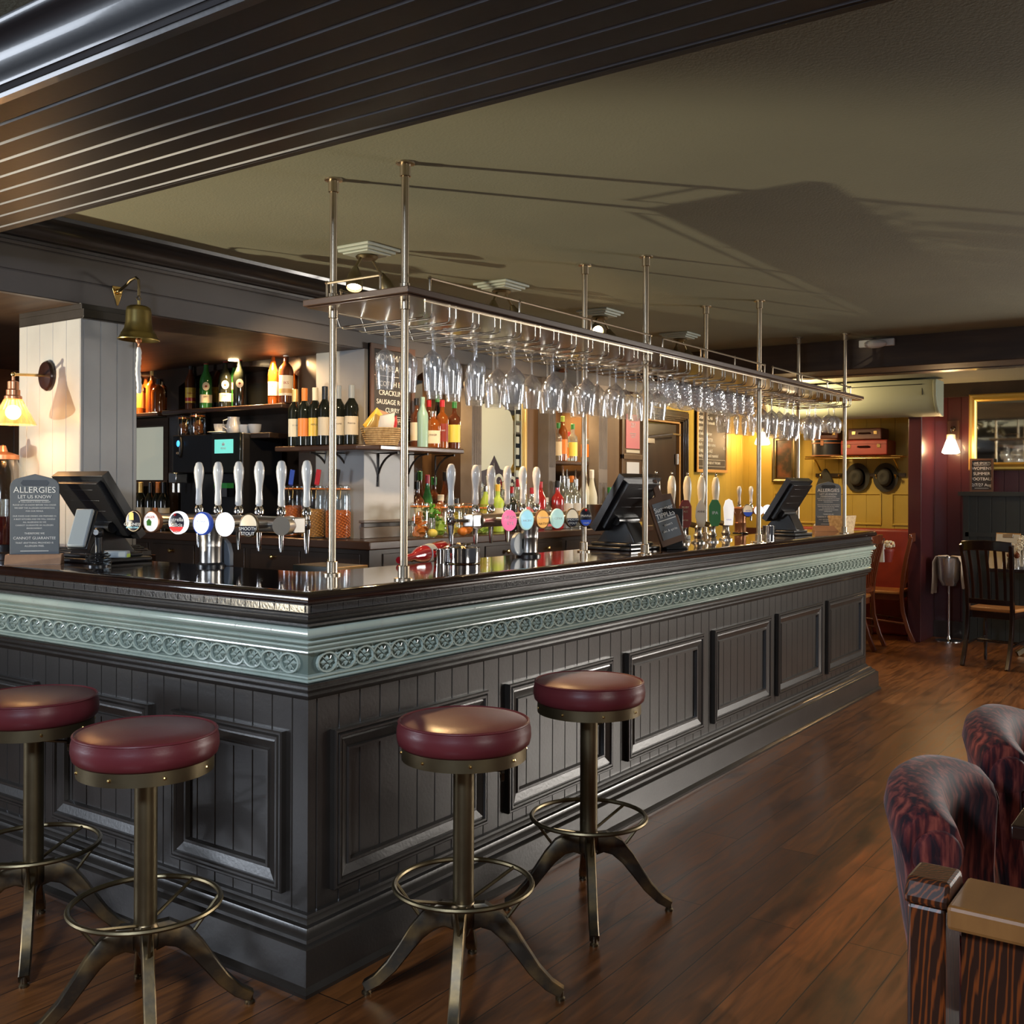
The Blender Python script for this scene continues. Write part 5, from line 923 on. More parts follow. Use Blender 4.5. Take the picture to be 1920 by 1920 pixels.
def allergy(loc, rz, label, s=1):
    t = thing('allergy_board', label, 'sign', loc, rz); t.scale = (s, s, s); w, h = .175, .31
    m = M(); out = [(-w / 2, 0), (w / 2, 0), (w / 2, h - .05)] + [(w / 2 * math.cos(a) if 0 else (w / 2 - .035 + .035 * math.cos(a)), h - .05 + .035 * math.sin(a)) for a in (.4, .8, 1.2)] + [(0, h)] + [(-(w / 2 - .035 + .035 * math.cos(a)), h - .05 + .035 * math.sin(a)) for a in (1.2, .8, .4)] + [(-w / 2, h - .05)]
    m.prism(out, (0, 0, .035), Xv, Zv, Yv, .010); m.build('board', 'slate', t, smooth=False, bev=.0015)
    m = M(); m.prism([(-.042, -.011), (.042, -.011), (.050, 0), (.042, .011), (-.042, .011), (-.050, 0)], (0, -.001, .035 + h - .035), Xv, Zv, Yv, .001); m.build('hand_slot', 'black', t, smooth=False)
    m = M(); m.prism([(-.045, 0), (.045, 0), (.025, .038), (-.025, .038)], (-w / 2 - .012, .005, 0), Yv, Zv, Xv, w + .024); m.build('base', 'pale_wood', t, smooth=False, bev=.002)
    T = lambda s_, sz, z, sp=1.0: text(s_, sz, (0, -.0008, .035 + z), Xv, Zv, 'chalk', t, name='chalk_lettering', ext=.0004, sp=sp)
    T('ALLERGIES', .032, .248); T('LET US KNOW', .018, .222); T('IF YOU HAVE A FOOD ALLERGY\nPLEASE LET US KNOW BEFORE YOU ORDER\nWE KEEP THE ALLERGEN INFORMATION\nFOR OUR MENUS.', .0078, .185, 1.5)
    T('OUR FOOD AND DRINKS ARE PREPARED IN\nA BUSY KITCHEN AND WE WILL HANDLE\nALL ALLERGENS SO WE\nCANNOT GUARANTEE AN ALLERGEN\nENVIRONMENT.', .0078, .125, 1.5); T('THEREFORE WE', .010, .082); T('CANNOT GUARANTEE', .0145, .064); T('THAT ANYTHING PROVIDED IS\nALLERGEN FREE.', .0095, .040, 1.25)
    m = M()
    for x, z in ((.050, .208), (.050, .014)): m.box(-x, x, -.0012, 0, .035 + z, .037 + z)
    m.build('chalk_line', 'chalk', t, smooth=False); return t
allergy((.125, 1.62, 1.12), math.radians(-40), 'grey chalk-lettered allergies board on a wooden base beside the left till', 1.0)
q = onz(1553, 996, 1.12); allergy((q.x, q.y + .0, 1.12), math.radians(-58), 'grey chalk-lettered allergies board on a wooden base at the far end of the counter', 1.02)
# summer tipples paddle boards
q = onz(1268, 1030, 1.12); w, h = .145, .24; n = 0
t = thing('paddle_board', 'leaning wooden paddle board chalked with summer tipples beside the middle till', 'sign', (q.x, q.y, 1.12), math.radians(-30)); R = Matrix.Rotation(math.radians(-10), 4, 'X') @ Matrix.Rotation(math.radians(-15), 4, 'Y')
m = M(); o_ = R @ Vector((0, 0, .03)); u, v, nn = (R @ Xv).normalized(), (R @ Zv).normalized(), (R @ Yv).normalized()
m.prism([(-w / 2, 0), (w / 2, 0), (w / 2, h), (.022, h + .008), (.018, h + .02), (.016, h + .085), (0, h + .092), (-.016, h + .085), (-.018, h + .02), (-.022, h + .008), (-w / 2, h)], o_, u, v, nn, .014); m.build('paddle', 'frame_wood', t, smooth=False, bev=.002)
m = M(); m.prism([(-w / 2 + .016, .03), (w / 2 - .016, .03), (w / 2 - .016, h - .025), (-w / 2 + .016, h - .025)], o_ - nn * .001, u, v, nn, .001); m.build('writing_panel', 'slate', t, smooth=False)
for s_, sz, z in (('Summer', .034, .18), ('TIPPLES', .034, .147), ('mixers', .018, .10), ('ales & spirits', .017, .07)): text(s_, sz, o_ + v * z - nn * .0022, u, v, 'chalk', t, name='chalk_lettering')
m = M(); m.box(-.055, .055, -.0022, -.001, .122, .126, Matrix(((u.x, nn.x, v.x, o_.x), (u.y, nn.y, v.y, o_.y), (u.z, nn.z, v.z, o_.z), (0, 0, 0, 1)))); m.build('chalk_line', 'chalk', t, smooth=False)
m = M(); m.box(-.06, .06, -.01, .05, 0, .012); m.box(-.06, .06, .03, .042, .0, .2); m.build('stand', 'black_plastic', t, bev=.003)
# counter odds and ends
q = onz(869, 1056, 1.12); t = thing('steel_jigger_tub', 'low chrome tub crammed with steel bar spoons on the counter', 'tub', (q.x, q.y, 1.12)); m = M(); m.lathe([(.0001, .002), (.062, .002), (.066, .006), (.066, .062), (.063, .062), (.062, .01)], n=40); m.build('tub_body', 'chrome', t)
m = M()
for i in range(16): a = random.uniform(0, 6.28); m.tube([(.05 * math.cos(a), .05 * math.sin(a), .055), (-.03 * math.cos(a + .6), -.03 * math.sin(a + .6), .070 + .01 * random.random())], .003, 5)
m.build('bar_tools', 'rail_metal', t); q = onz(845, 1056, 1.12); m = M(); m.lathe([(.030, 0), (.034, .055), (.032, .055), (.028, .003), (.0001, .003)], n=24); o = m.build('steel_beaker', 'chrome'); o.location = (q.x - .02, q.y + .03, 1.12); tag(o, 'small steel beaker left of the tub of bar spoons', 'beaker')
a = onz(752, 1058, 1.12); b = onz(832, 1045, 1.12); t = thing('red_bottle', 'red bottle lying on its side on the counter behind the gantry pole', 'bottle', (0, 0, 0)); A = Vector((a.x, a.y + .01, 1.135)); B = Vector((b.x, b.y, 1.158)); d = (B - A).to_track_quat('Z', 'Y').to_matrix().to_4x4(); d.translation = A; Ln = (B - A).length
m = M(); m.lathe([(.014, 0), (.014, Ln * .28), (.024, Ln * .36), (.034, Ln * .46), (.036, Ln * .95), (.030, Ln)], n=20, mt=d); m.build('bottle_body', 'red_glass', t); m = M(); m.lathe([(.0365, Ln * .55), (.0365, Ln * .68)], n=20, mt=d); m.build('bottle_label', 'silver_plastic', t)
m = M(); m.box(-.03, .03, -.02, .02, -.0145, 0, Matrix.Translation(B - (B - A) * .2 + Zv * -.024)); m.build('wedge', 'black_plastic', t)
# drinks dispenser cut by the left edge, on a tray
q = onz(15, 1040, 1.12); t = thing('drinks_dispenser', 'tall clear drinks dispenser with dark red drink, cut by the left edge', 'dispenser', (.30, 2.17, 1.12)); m = M(); m.lathe([(.078, .05), (.082, .06), (.082, .36), (.060, .40), (.058, .41)], n=28); m.build('glass_body', 'jar_glass', t); m = M(); m.lathe([(.0001, .052), (.079, .052), (.079, .17), (.0001, .17)], n=28); m.build('drink', 'wine_jug', t)
m = M(); m.lathe([(.060, .41), (.065, .412), (.065, .43), (.02, .445), (.012, .47), (.0001, .475)], n=24); m.build('lid', 'copper', t); m = M(); m.lathe([(.085, 0), (.085, .012), (.07, .02), (.07, .052), (.0001, .052)], n=28); m.build('stand', 'black_plastic', t)
t = thing('cutlery_jar', 'upright glass vase of clear straws behind the drinks dispenser', 'vase', (.36, 2.3, 1.12)); m = M(); m.lathe([(.03, 0), (.034, .24), (.032, .24), (.028, .004), (.0001, .004)], n=16); m.build('glass', 'clear_glass', t)
# straw napkin box, papers at the far end
q = onz(1606, 996, 1.12); t = thing('napkin_basket', 'square woven straw basket at the far end of the counter', 'basket', (5.32, .19, 1.12), math.radians(-8)); m = M()
for i in range(9): e = .062 + .012 * i / 8; z = i * .0125; m.sweep([(-e, -e, z + .006), (e, -e, z + .006), (e, e, z + .006), (-e, e, z + .006)], [(-.005, -.006), (.005, -.006), (.006, 0), (.005, .006), (-.005, .006)], closed=True)
m.box(-.06, .06, -.06, .06, 0, .006); m.box(-.058, .058, -.058, .058, .0, .10); m.build('basket_body', 'wicker', t); 
m = M(); m.box(-.05, .05, -.035, .035, 0, .045); m.cur = 1; m.box(-.02, .02, -.0355, -.035, .02, .035); o = m.build('card_box', ['white', 'black'], smooth=False, bev=.002); o.location = (5.40, .36, 1.12); tag(o, 'small white card box behind the woven basket', 'box')
m = M(); m.lathe([(.035, 0), (.037, .075), (.034, .075), (.033, .004), (.0001, .004)], n=20); o = m.build('steel_beaker', 'chrome'); q = onz(1437, 1010, 1.12); o.location = (3.98, .2, 1.12); tag(o, 'shiny steel beaker by the third gantry pole', 'beaker')
m = M(); m.box(0, .05, 0, .03, 0, .025); o = m.build('pump_label', 'silver_plastic', bev=.003); q = onz(1288, 1012, 1.12); o.location = (q.x, q.y, 1.12); tag(o, 'small grey plaque between the paddle board and the pumps', 'plaque')
m = M(); R = Matrix.Rotation(.3, 4, 'Z')
for i in range(5): m.cbox((0, 0, .008 + .016 * i), (.17 - .01 * (i % 2), .11, .014), Matrix.Rotation(.1 * (i - 2), 4, 'Z'))
q = onx(240, 1030, .72); o = m.build('folded_cloths', 'paper', smooth=False, bev=.004); o.location = (.62, 1.86 - .20, BZ0 - .02) ; o.location = (.42, 1.66, 1.12) if 0 else (.30, 1.72, 1.12); bpy.data.objects.remove(o)
m = M(); m.cbox((0, 0, .17), (.16, .24, .34)); m.cur = 1; m.cbox((0, -.122, .17), (.165, .006, .34)); 
o = m.build('menu_box', ['green_black_paint', 'oak_frame'], smooth=False, bev=.003); o.location = (.78, .80, .80 + 0); q = onz(560, 1060, 1.0); o.location = (.80, .72, .78); tag(o, 'dark box standing on the under-counter shelf in the corner behind the bar', 'box')
m = M(); m.box(.5, .95, .60, 1.7, .755, .775); m.box(.6, 3.0, .5, .9, .755, .775); tag(m.build('under_counter_shelf', 'steel', smooth=False), 'steel shelf below the worktop on the staff side of the bar', 'shelf')
# ------------------------------------------------------------------ brass bell on its bracket
zb = 2.238; bxx = .565; t = thing('bar_bell', 'old brass bell with a white rope hanging from the fascia beam', 'bell', (bxx, 1.75, zb)); t.scale = (.87, .70, .84)
m = M(); m.prism([(-.028, .035), (.028, .035), (.030, .02), (.004, -.062), (-.004, -.062), (-.030, .02)], (0, -.006, 0), Xv, Zv, Yv, .006); m.lathe([(.016, 0), (.013, .018), (.0001, .02)], n=12, mt=Matrix.Translation((0, -.006, .008)) @ Matrix.Rotation(PI / 2, 4, 'X')); m.build('wall_plate', 'brass', t, bev=.002)
m = M(); m.tube([(0, -.01, .008), (0, -.08, .03), (0, -.14, .055), (0, -.185, .062), (0, -.212, .048), (0, -.215, .0), (0, -.215, -.03)], .0075, 8); m.tube([(0, -.215, -.03), (.012, -.215, -.045), (0, -.215, -.062), (-.012, -.215, -.045)], .004, 6, closed=True); m.build('bracket_arm', 'antique_brass', t)
by = -.215; m = M(); m.lathe([(.008, -.055), (.008, -.075), (.045, -.082), (.058, -.09), (.062, -.11), (.064, -.16), (.071, -.195), (.083, -.215), (.086, -.217), (.089, -.228), (.101, -.245), (.104, -.248), (.103, -.252), (.096, -.250), (.080, -.225), (.066, -.19), (.056, -.11), (.0001, -.10)], (0, by, 0), 36); m.build('bell_body', 'bell_brass', t, ang=50)
m = M(); m.cyl((0, by, -.10), (0, by, -.245), .004); m.ball((0, by, -.252), .016, 12); m.lathe([(.007, -.262), (.004, -.272), (.006, -.285), (.001, -.29)], (0, by, 0), 10); cl = m.build('clapper', 'copper', t)
m = M(); pts = [(.004 * math.sin(i * .5), by + .004 * math.sin(i * .4), -.285 - .0135 * i) for i in range(18)]; m.tube(pts, .013, 8, scales=[.55] + [1 + (.10 if i % 2 else -.08) for i in range(16)] + [.8]); m.build('rope', 'white', t)
# ------------------------------------------------------------------ wall lamps
def shade_cone(t, c, h, r0, r1, m_, flute=.04, n=40):
    m = M(); m.lathe([(r0, 0), (r0 + (r1 - r0) * .5, -h * .5), (r1, -h), (r1 - .002, -h), (r0 + (r1 - r0) * .5 - .002, -h * .5), (r0 - .002, 0)], c, n, flute=flute); return m.build('lamp_shade', m_, t, ang=10)
q = onx(92, 705, .40); t = thing('wall_lamp', 'brass swing-arm wall lamp with a fluted glass shade on the boarded pillar', 'wall lamp', (.40, q.y, q.z)); e = onx(25, 705, .28); dy = e.y - q.y; dz = e.z - q.z
A = Vector((-.16, -.14 + .0, .0)); A = Vector((-.12, 0, 0)) ; tip = onx(25, 702, .22) - Vector((.40, q.y, q.z))
m = M(); m.lathe([(.052, 0), (.052, .012), (.046, .022), (.0001, .028)], n=28, mt=Matrix.Rotation(-PI / 2, 4, 'Y') @ Matrix.Diagonal((1.25, 1, 1, 1))); m.build('backplate', 'dark_chair_wood', t)
m = M(); m.cyl((-.025, 0, 0), tip, .006); m.ball(tuple(tip), .011); m.build('arm', 'brass', t)
m = M(); m.lathe([(.006, 0), (.006, -.025), (.022, -.03), (.022, -.06), (.027, -.065), (.027, -.085), (.034, -.09), (.034, -.10)], tuple(tip), 20); m.build('lamp_holder', 'copper', t)
shade_cone(t, tuple(tip - Zv * .10), .105, .034, .090, 'lamp_glass')
m = M(); m.ball(tuple(tip - Zv * .155), .030, 16); m.build('light_bulb', 'bulb', t)
lamp('wall_lamp_light', 'POINT', tuple(Vector(t.location) + tip - Zv * .155 + Vector((-.0, 0, 0))), 16, (1, .52, .20), .035)
def opal(label, loc, n, plate=True):
    n = Vector(n); t = thing('wall_lamp', label, 'wall lamp', loc); m = M(); u = Zv.cross(n)
    if plate: m.cbox((0, 0, .06), (.02 if n.x else .11, .11 if n.x else .02, .18)); m.build('backplate', 'frame_wood', t, bev=.004)
    m = M(); p = n * .11; m.tube([n * .01 + Zv * .07, n * .06 + Zv * .085, n * .10 + Zv * .06, p + Zv * .01], .008, 7); m.ball(n * .012 + Zv * .07, .025, 12); m.build('arm', 'dark_bronze', t)
    m = M(); m.lathe([(.012, .02), (.040, .01), (.042, -.035)], tuple(p), 20); m.build('gallery', 'cream', t); 
    m = M(); m.lathe([(.036, -.03), (.044, -.05), (.078, -.145), (.080, -.16), (.06, -.172), (.0001, -.175)], tuple(p), 28); m.build('lamp_shade', 'opal', t); lamp('wall_lamp_light', 'POINT', tuple(Vector(loc) + p * 1.9 - Zv * .12), 7, WARM, .06); return t
q = onx(1437, 790, XE); opal('wall lamp with a white opal shade on the ochre wall, behind the hanging glasses', (XE, q.y, onx(1437, 805, XE).z), (-1, 0, 0))
q = onx(1788, 812, XR); opal('wall lamp with a glowing white opal shade on the dark red wall', (XR, q.y, q.z - .03), (-1, 0, 0))
# ------------------------------------------------------------------ ceiling spots: square rose and two bell-shaped heads
aims = [(-.10, -.25), (.15, -.3)]
for i, (px, py) in enumerate([(688, 474), (940, 540), (1125, 590), (1275, 632)]):
    q = onz(px, py, CZ - .02); t = thing('twin_spotlight', ['twin spotlight on a pale square ceiling rose, nearest the bell', 'twin spotlight on a pale square rose above the etched mirror', 'twin spotlight on a square rose with one lamp lit, above the far niche', 'twin spotlight on a pale square rose, farthest from the bell'][i], 'ceiling light', (q.x, q.y, CZ), 0, 'twin ceiling spotlights')
    m = M(); m.box(-.105, .105, -.105, .105, -.012, 0); m.box(-.09, .09, -.09, .09, -.024, -.012); m.box(-.075, .075, -.075, .075, -.032, -.024); m.build('ceiling_rose', 'plaster_rose', t, smooth=False, bev=.003)
    m = M(); m.lathe([(.045, -.032), (.05, -.038), (.042, -.05), (.0001, -.054)][::-1], n=24); m.build('canopy', 'antique_brass', t)
    for j, dx in enumerate((-.035, .035)):
        top = Vector((dx, 0, -.045)); mid = Vector((dx * 2.3, -.01, -.10)); dr = Vector((dx * 1.2, -.03, -.12)).normalized() if (i, j) != (2, 0) else Vector((-.66, -.62, -.42)).normalized(); R = (-dr).to_track_quat('Z', 'Y').to_matrix().to_4x4(); R.translation = mid
        m = M(); m.cyl(top, mid, .007); m.build('arm', 'antique_brass', t)
        m = M(); m.lathe([(.0001, .006), (.012, .0), (.018, -.015), (.030, -.04), (.036, -.07), (.036, -.105), (.033, -.105), (.033, -.07), (.024, -.04)], n=24, mt=R); h = m.build('spot_head', 'antique_brass', t)
        m = M(); m.lathe([(.031, -.095), (.0001, -.09)], n=16, mt=R); m.build('spot_lens', 'holder_light' if i == 2 or j == 0 else 'frosted', h)
    lamp('spot_light', 'SPOT', (q.x + .06, q.y - .03, CZ - .20), (60, 55, 55, 45)[i], WARM, .03, (q.x + .2, q.y - .95, .9), spot=96, blend=.6)
    lamp('spot_light', 'SPOT', (q.x - .06, q.y + .02, CZ - .20), 26, (1, .70, .40), .03, (q.x + .45, 2.0, 1.5), spot=80, blend=.7)
q = onz(1645, 640, CZ); t = thing('ceiling_sensor', 'white dome sensor box on the ceiling beside the dropped beam', 'sensor', (5.268, onx(1645, 645, 5.268).y, onx(1645, 645, 5.268).z)); m = M(); m.box(-.03, 0, -.12, .12, -.02, .03); m.build('box', 'white', t, bev=.006); m = M(); m.ball((-.05, 0, -.005), .05, 16, 1, 1.6, .6); m.build('dome', 'white', t)
for px, xp in ((438, 2.0),):
    q = onx(px, 660, 2.0); m = M(); m.lathe([(.03, 0), (.03, .006), (.02, .008), (.0001, .008)], n=16); o = m.build('recessed_downlight', 'holder_light'); o.location = (2.0, q.y, 2.163); tag(o, 'small lit downlight over the vermouth bottles', 'light'); lamp('niche_light', 'SPOT', (2.0, q.y, 2.155), 26, WARM, .02, (2.1, q.y, 1.8), spot=140, blend=.8)
lamp('niche_light', 'SPOT', (1.98, 2.4, 2.15), 22, WARM, .02, (2.1, 2.3, 1.8), spot=140, blend=.8)
lamp('niche_light', 'SPOT', (2.02, 3.75, 2.15), 26, WARM, .02, (2.15, 3.8, 1.8), spot=140, blend=.8)
for x, e in ((2.75, 16), (3.45, 16), (4.3, 18)): lamp('niche_light', 'SPOT', (x, 1.93, 2.12), e, WARM, .02, (x, 1.80, 1.2), spot=130, blend=.8)
# copper pendants glimpsed above the far niche bottles
q = ony(1060, 697, 1.7); m = M(); m.lathe([(.0001, .03), (.02, .025), (.035, 0), (.033, 0), (.018, .02)], n=20); o = m.build('recessed_downlight', 'copper'); o.location = (q.x, 1.72, q.z); tag(o, 'small copper downlight below the header over the far niche', 'light')
lamp('ochre_wall_light', 'POINT', (7.4, 1.3, 2.25), 30, (1, .72, .38), .1)
# ------------------------------------------------------------------ far room
def Xq(px, py, x): q = onx(px, py, x); return q.y, q.z
y1, zt = Xq(1460, 727, 8.2); y0, _ = Xq(1757, 716, 8.2)
t = thing('air_conditioner', 'long pale green air conditioner under the ceiling of the ochre alcove', 'air conditioner', (7.97, .10, 2.09)); wl = 1.6
pr = [(.0, .0), (-.06, .0), (-.16, .03), (-.235, .09), (-.27, .17), (-.28, .29), (-.27, .32), (0, .32)]
m = M(); m.prism(pr, (0, .03, 0), Xv, Zv, Yv, wl - .06); m.build('housing', 'ac_plastic', t, bev=.004)
for y in (0, wl - .03): m = M(); m.prism([(a * 1.03, b - .004) for a, b in pr], (0, y, 0), Xv, Zv, Yv, .03); m.build('end_cap', 'ac_plastic', t, bev=.005)
m = M(); m.box(-.284, -.278, .12, wl - .12, .272, .278); m.box(-.276, -.270, .12, .125, .18, .278); m.build('grille_line', 'black', t, smooth=False)
# luggage rack with cases and hats
y1, zr = Xq(1512, 857, 8.35); y0, _ = Xq(1690, 855, 8.35)
t = thing('luggage_rack', 'old brass luggage rack with hooks on the ochre end wall', 'rack', (XE, y0, zr)); L_ = y1 - y0
m = M()
for x in (-.04, -.12, -.20, -.28): m.cyl((x, 0, 0), (x, L_, 0), .007)
m.cyl((-.29, 0, -.02), (-.29, L_, -.02), .007); m.build('rack_bars', 'brass', t)
for y in (.08, L_ - .08): m = M(); m.tube([(0, y, -.14), (-.06, y, -.13), (-.16, y, -.06), (-.27, y, -.01)], .009); m.tube([(-.04, y, 0), (-.28, y, 0)], .007); m.build('bracket', 'brass', t)
m = M(); m.box(-.03, 0, .02, L_ - .02, -.20, -.165); m.build('hook_rail', 'dark_wood', t)
for i in range(5): y = .1 + (L_ - .2) * i / 4; m = M(); m.tube([(-.03, y, -.18), (-.07, y, -.19), (-.085, y, -.215), (-.10, y, -.19)], .006, 6); m.ball((-.10, y, -.185), .011, 8); m.build('hook', 'brass', t)
def case(label, px0, px1, z, h, d, mm, x=8.42, straps=True):
    a, b = onx(px0, 830, x).y, onx(px1, 830, x).y; y0, y1 = min(a, b), max(a, b); t = thing('suitcase', label, 'suitcase', (x, (y0 + y1) / 2, z)); w = y1 - y0
    m = M(); m.box(-d / 2, d / 2, -w / 2, w / 2, 0, h); m.build('body', mm, t, bev=.012)
    m = M(); m.tube([(-d / 2 - .003, -.06, h * .55), (-d / 2 - .022, -.05, h * .58), (-d / 2 - .022, .05, h * .58), (-d / 2 - .003, .06, h * .55)], .007, 6); m.build('handle', 'dark_chair_wood', t)
    for y in (-w * .32, w * .32): m = M(); m.cbox((-d / 2 - .002, y, h * .6), (.008, .035, .035)); m.build('lock', 'brass', t, bev=.002)
    m = M(); m.box(-d / 2 - .0015, -d / 2, -w / 2 + .01, w / 2 - .01, h * .72, h * .735); m.build('lid_seam', 'dark_chair_wood', t, smooth=False); return t
case('large red leather suitcase lying on the luggage rack', 1585, 1672, zr + .008, .15, .30, 'suitcase_red')
case('smaller brown suitcase stacked on top of the red one', 1597, 1660, zr + .16, .115, .26, 'suitcase_brown')
qy = onx(1550, 830, 8.42).y; t = thing('hat_box', 'round black hat box with tan trim at the left end of the luggage rack', 'hat box', (8.44, qy, zr + .008)); m = M(); m.lathe([(.15, 0), (.15, .13), (.156, .132), (.156, .165), (.0001, .168)], n=32); m.build('body', 'hatbox', t); m = M()
for z in (0.0, .125, .160): m.lathe([(.1585, z), (.1585, z + .010)], n=32)
m.build('trim', 'tan_leather', t); m = M(); m.cbox((-.158, 0, .13), (.01, .03, .05)); m.build('clasp', 'tan_leather', t)
case('dark reddish case standing behind the hat box', 1535, 1577, zr + .178, .09, .2, 'suitcase_brown')
def hat(label, px, py, tilt=0, kind=0):
    q = onx(px, py, 8.5); t = thing('felt_hat', label, 'hat', (8.57, q.y, q.z), 0, 'hats on the rack hooks'); R = Matrix.Rotation(-PI / 2, 4, 'Y')
    if kind: 
        m = M(); m.prism([(-.10, -.10), (.10, -.10), (.05, .03), (.01, .09), (-.01, .09), (-.05, .03)], (-.05, 0, 0), Yv, Zv, Xv, .05); m.build('crown', 'hat_felt', t, bev=.012); return
    m = M(); m.lathe([(.125, .0), (.130, .006), (.085, .012), (.082, .0)], n=28, mt=R @ Matrix.Diagonal((1.12, .95, 1, 1))); m.build('brim', 'hat_felt', t)
    m = M(); m.lathe([(.083, .01), (.080, .05), (.066, .09), (.035, .10), (.012, .085), (.0001, .083)], n=28, mt=R @ Matrix.Diagonal((1.15, .9, 1, 1))); m.build('crown', 'hat_felt', t, sub=1)
hat('pointed grey felt cap hanging from the leftmost rack hook', 1545, 895, 0, 1); hat('grey felt hat with a creased crown hanging from the middle of the rack', 1604, 895); hat('darker felt hat hanging from the right end of the rack', 1657, 895)
# picture on the ochre end wall
y1, zt = Xq(1450, 818, XE); y0, zb = Xq(1494, 904, XE); t = thing('framed_picture', 'old dark portrait picture in a beaded gilt frame on the ochre wall', 'picture', (XE - .01, y0, zb)); w, h = y1 - y0, zt - zb
m = M(); frame(m, (0, w, 0), -Yv, Zv, -Xv, w, h, [(0, -.01), (0, .03), (.015, .035), (.03, .025), (.045, .03), (.05, .01)]); m.build('frame', 'antique_brass', t, ang=30); m = M(); m.box(-.012, -.008, .04, w - .04, .04, h - .04); m.build('canvas', 'picture_dark', t, smooth=False)
# gilt mirror and sports board on the dark red wall
y1, zt = Xq(1817, 740, XR - .05); _, zb = Xq(1817, 882, XR - .05); zb = max(zb, 1.42)
t = thing('gilt_mirror', 'wide gilt-framed mirror cut by the right edge on the dark red wall', 'mirror', (XR - .04, y1, zb)); w, h = 1.7, zt - zb
m = M(); frame(m, (0, 0, 0), -Yv, Zv, -Xv, w, h, [(0, -.03), (0, .02), (.012, .035), (.03, .03), (.055, .045), (.07, .03), (.075, .01)]); m.build('frame', 'gold_paint', t, ang=25); m = M(); m.box(-.012, -.006, -w + .07, -.07, .07, h - .07); m.build('glass', 'mirror', t, smooth=False)
y1, zt = Xq(1818, 860, XR - .15); y0, _ = Xq(1862, 860, XR - .15); w = y1 - y0; tb = thing('sports_board', 'small chalkboard about live football propped on the ledge below the gilt mirror', 'chalkboard', (XR - .13, (y0 + y1) / 2, 1.40), -PI / 2); h = zt - 1.40
m = M(); m.box(-w / 2, w / 2, 0, .01, 0, h); m.build('board', 'blackboard', tb, smooth=False); m = M(); frame(m, (-w / 2, 0, 0), Xv, Zv, -Yv, w, h, [(0, 0), (0, .01), (.018, .01), (.018, .001)]); m.build('frame', 'frame_wood', tb, smooth=False)
for s_, z in (('LIVE SPORTS', .86), ('WOMENS', .70), ('SUMMER', .54), ('FOOTBALL', .38), ('2/7/27 Aug', .20)): text(s_, h * .125 if z < .8 else h * .09, (0, -.0015, h * z), Xv, Zv, 'chalk', tb, name='chalk_lettering', ext=.0004)
m = M(); m.box(-.07, .07, -.0016, -.0008, h * .80, h * .808); m.box(-.06, .06, -.0016, -.0008, h * .10, h * .108); m.build('chalk_line', 'chalk', tb, smooth=False)
# ------------------------------------------------------------------ chairs and tables in the far room
def chair(name, label, loc, rz, wm='chair_wood', slats=5, group=None):
    t = thing(name, label, 'chair', loc, rz, group)   # faces +Y: seat in front of a back at y=-.2
    m = M(); k = 18; m.prism([(-.20, -.18), (.20, -.18), (.225, .20), (.16, .225), (-.16, .225), (-.225, .20)], (0, 0, .44), Xv, Yv, Zv, .03); m.build('seat', 'seat_wood', t, bev=.01)
    m = M(); m.box(-.19, .19, -.17, .19, .385, .44); m.build('seat_rail', wm, t, bev=.003)
    sec = [(-.016, -.019), (.016, -.019), (.016, .019), (-.016, .019)]
    for s_ in (-1, 1):
        m = M(); m.sweep([(s_ * .195, -.31, 0), (s_ * .195, -.255, .12), (s_ * .193, -.205, .28), (s_ * .192, -.19, .44), (s_ * .195, -.205, .62), (s_ * .205, -.24, .80), (s_ * .215, -.285, .98)], sec, up=(0, 1, 0)); m.build('leg', wm, t, bev=.003)
        m = M(); m.lathe([(.012, 0), (.016, .04), (.012, .08), (.018, .14), (.020, .30), (.015, .33), (.020, .37), (.021, .44)], (s_ * .185, .18, 0), 14); m.build('leg', wm, t)
    m = M(); m.sweep([(x, -.275 - .03 * (1 - (x / .215) ** 2), .965 + .012 * (1 - (x / .215) ** 2)) for x in (-.215, -.12, 0, .12, .215)], [(-.012, -.04), (.012, -.04), (.012, .04), (-.012, .04)]); m.build('top_rail', wm, t, bev=.006)
    m = M(); m.sweep([(-.19, -.20, .52), (0, -.215, .52), (.19, -.20, .52)], [(-.010, -.022), (.010, -.022), (.010, .022), (-.010, .022)]); m.build('lower_rail', wm, t, bev=.003)
    for i in range(slats): 
        x = -.14 + .28 * i / (slats - 1); m = M(); m.sweep([(x, -.207, .53), (x, -.215, .65), (x * 1.04, -.245, .80), (x * 1.08, -.285, .94)], [(-.012, -.005), (.012, -.005), (.012, .005), (-.012, .005)], up=(0, 1, 0)); m.build('slat', wm, t)
    m = M(); m.cyl((-.19, -.24, .17), (-.185, .18, .2), .010); m.cyl((.19, -.24, .17), (.185, .18, .2), .010); m.cyl((-.185, 0, .185), (.185, 0, .185), .010); m.build('stretcher', wm, t); return t
c0 = chair('dining_chair', 'red-brown slat-back dining chair beyond the end of the bar, side-on to the table', (8.08, .64, 0), math.radians(4), group='red-brown slat-back chairs'); c0.scale = (.92, .92, 1)
dup(c0, (7.36, .78, 0), math.radians(2), 'red-brown slat-back dining chair half hidden behind the end of the bar counter')
c1 = chair('dining_chair', 'almost black slat-back dining chair seen from behind, beside the napkin stand', (7.12, -.52, 0), math.radians(-101), 'dark_chair_wood'); c1.scale = (.9, .9, 1)
for o in c1.children:
    if o.name.startswith('slat'): pass
c2 = chair('dining_chair', 'dining chair with orange wooden seat, cut by the right edge beyond the dark chair', (7.12, -1.05, 0), math.radians(-95), 'dark_chair_wood')
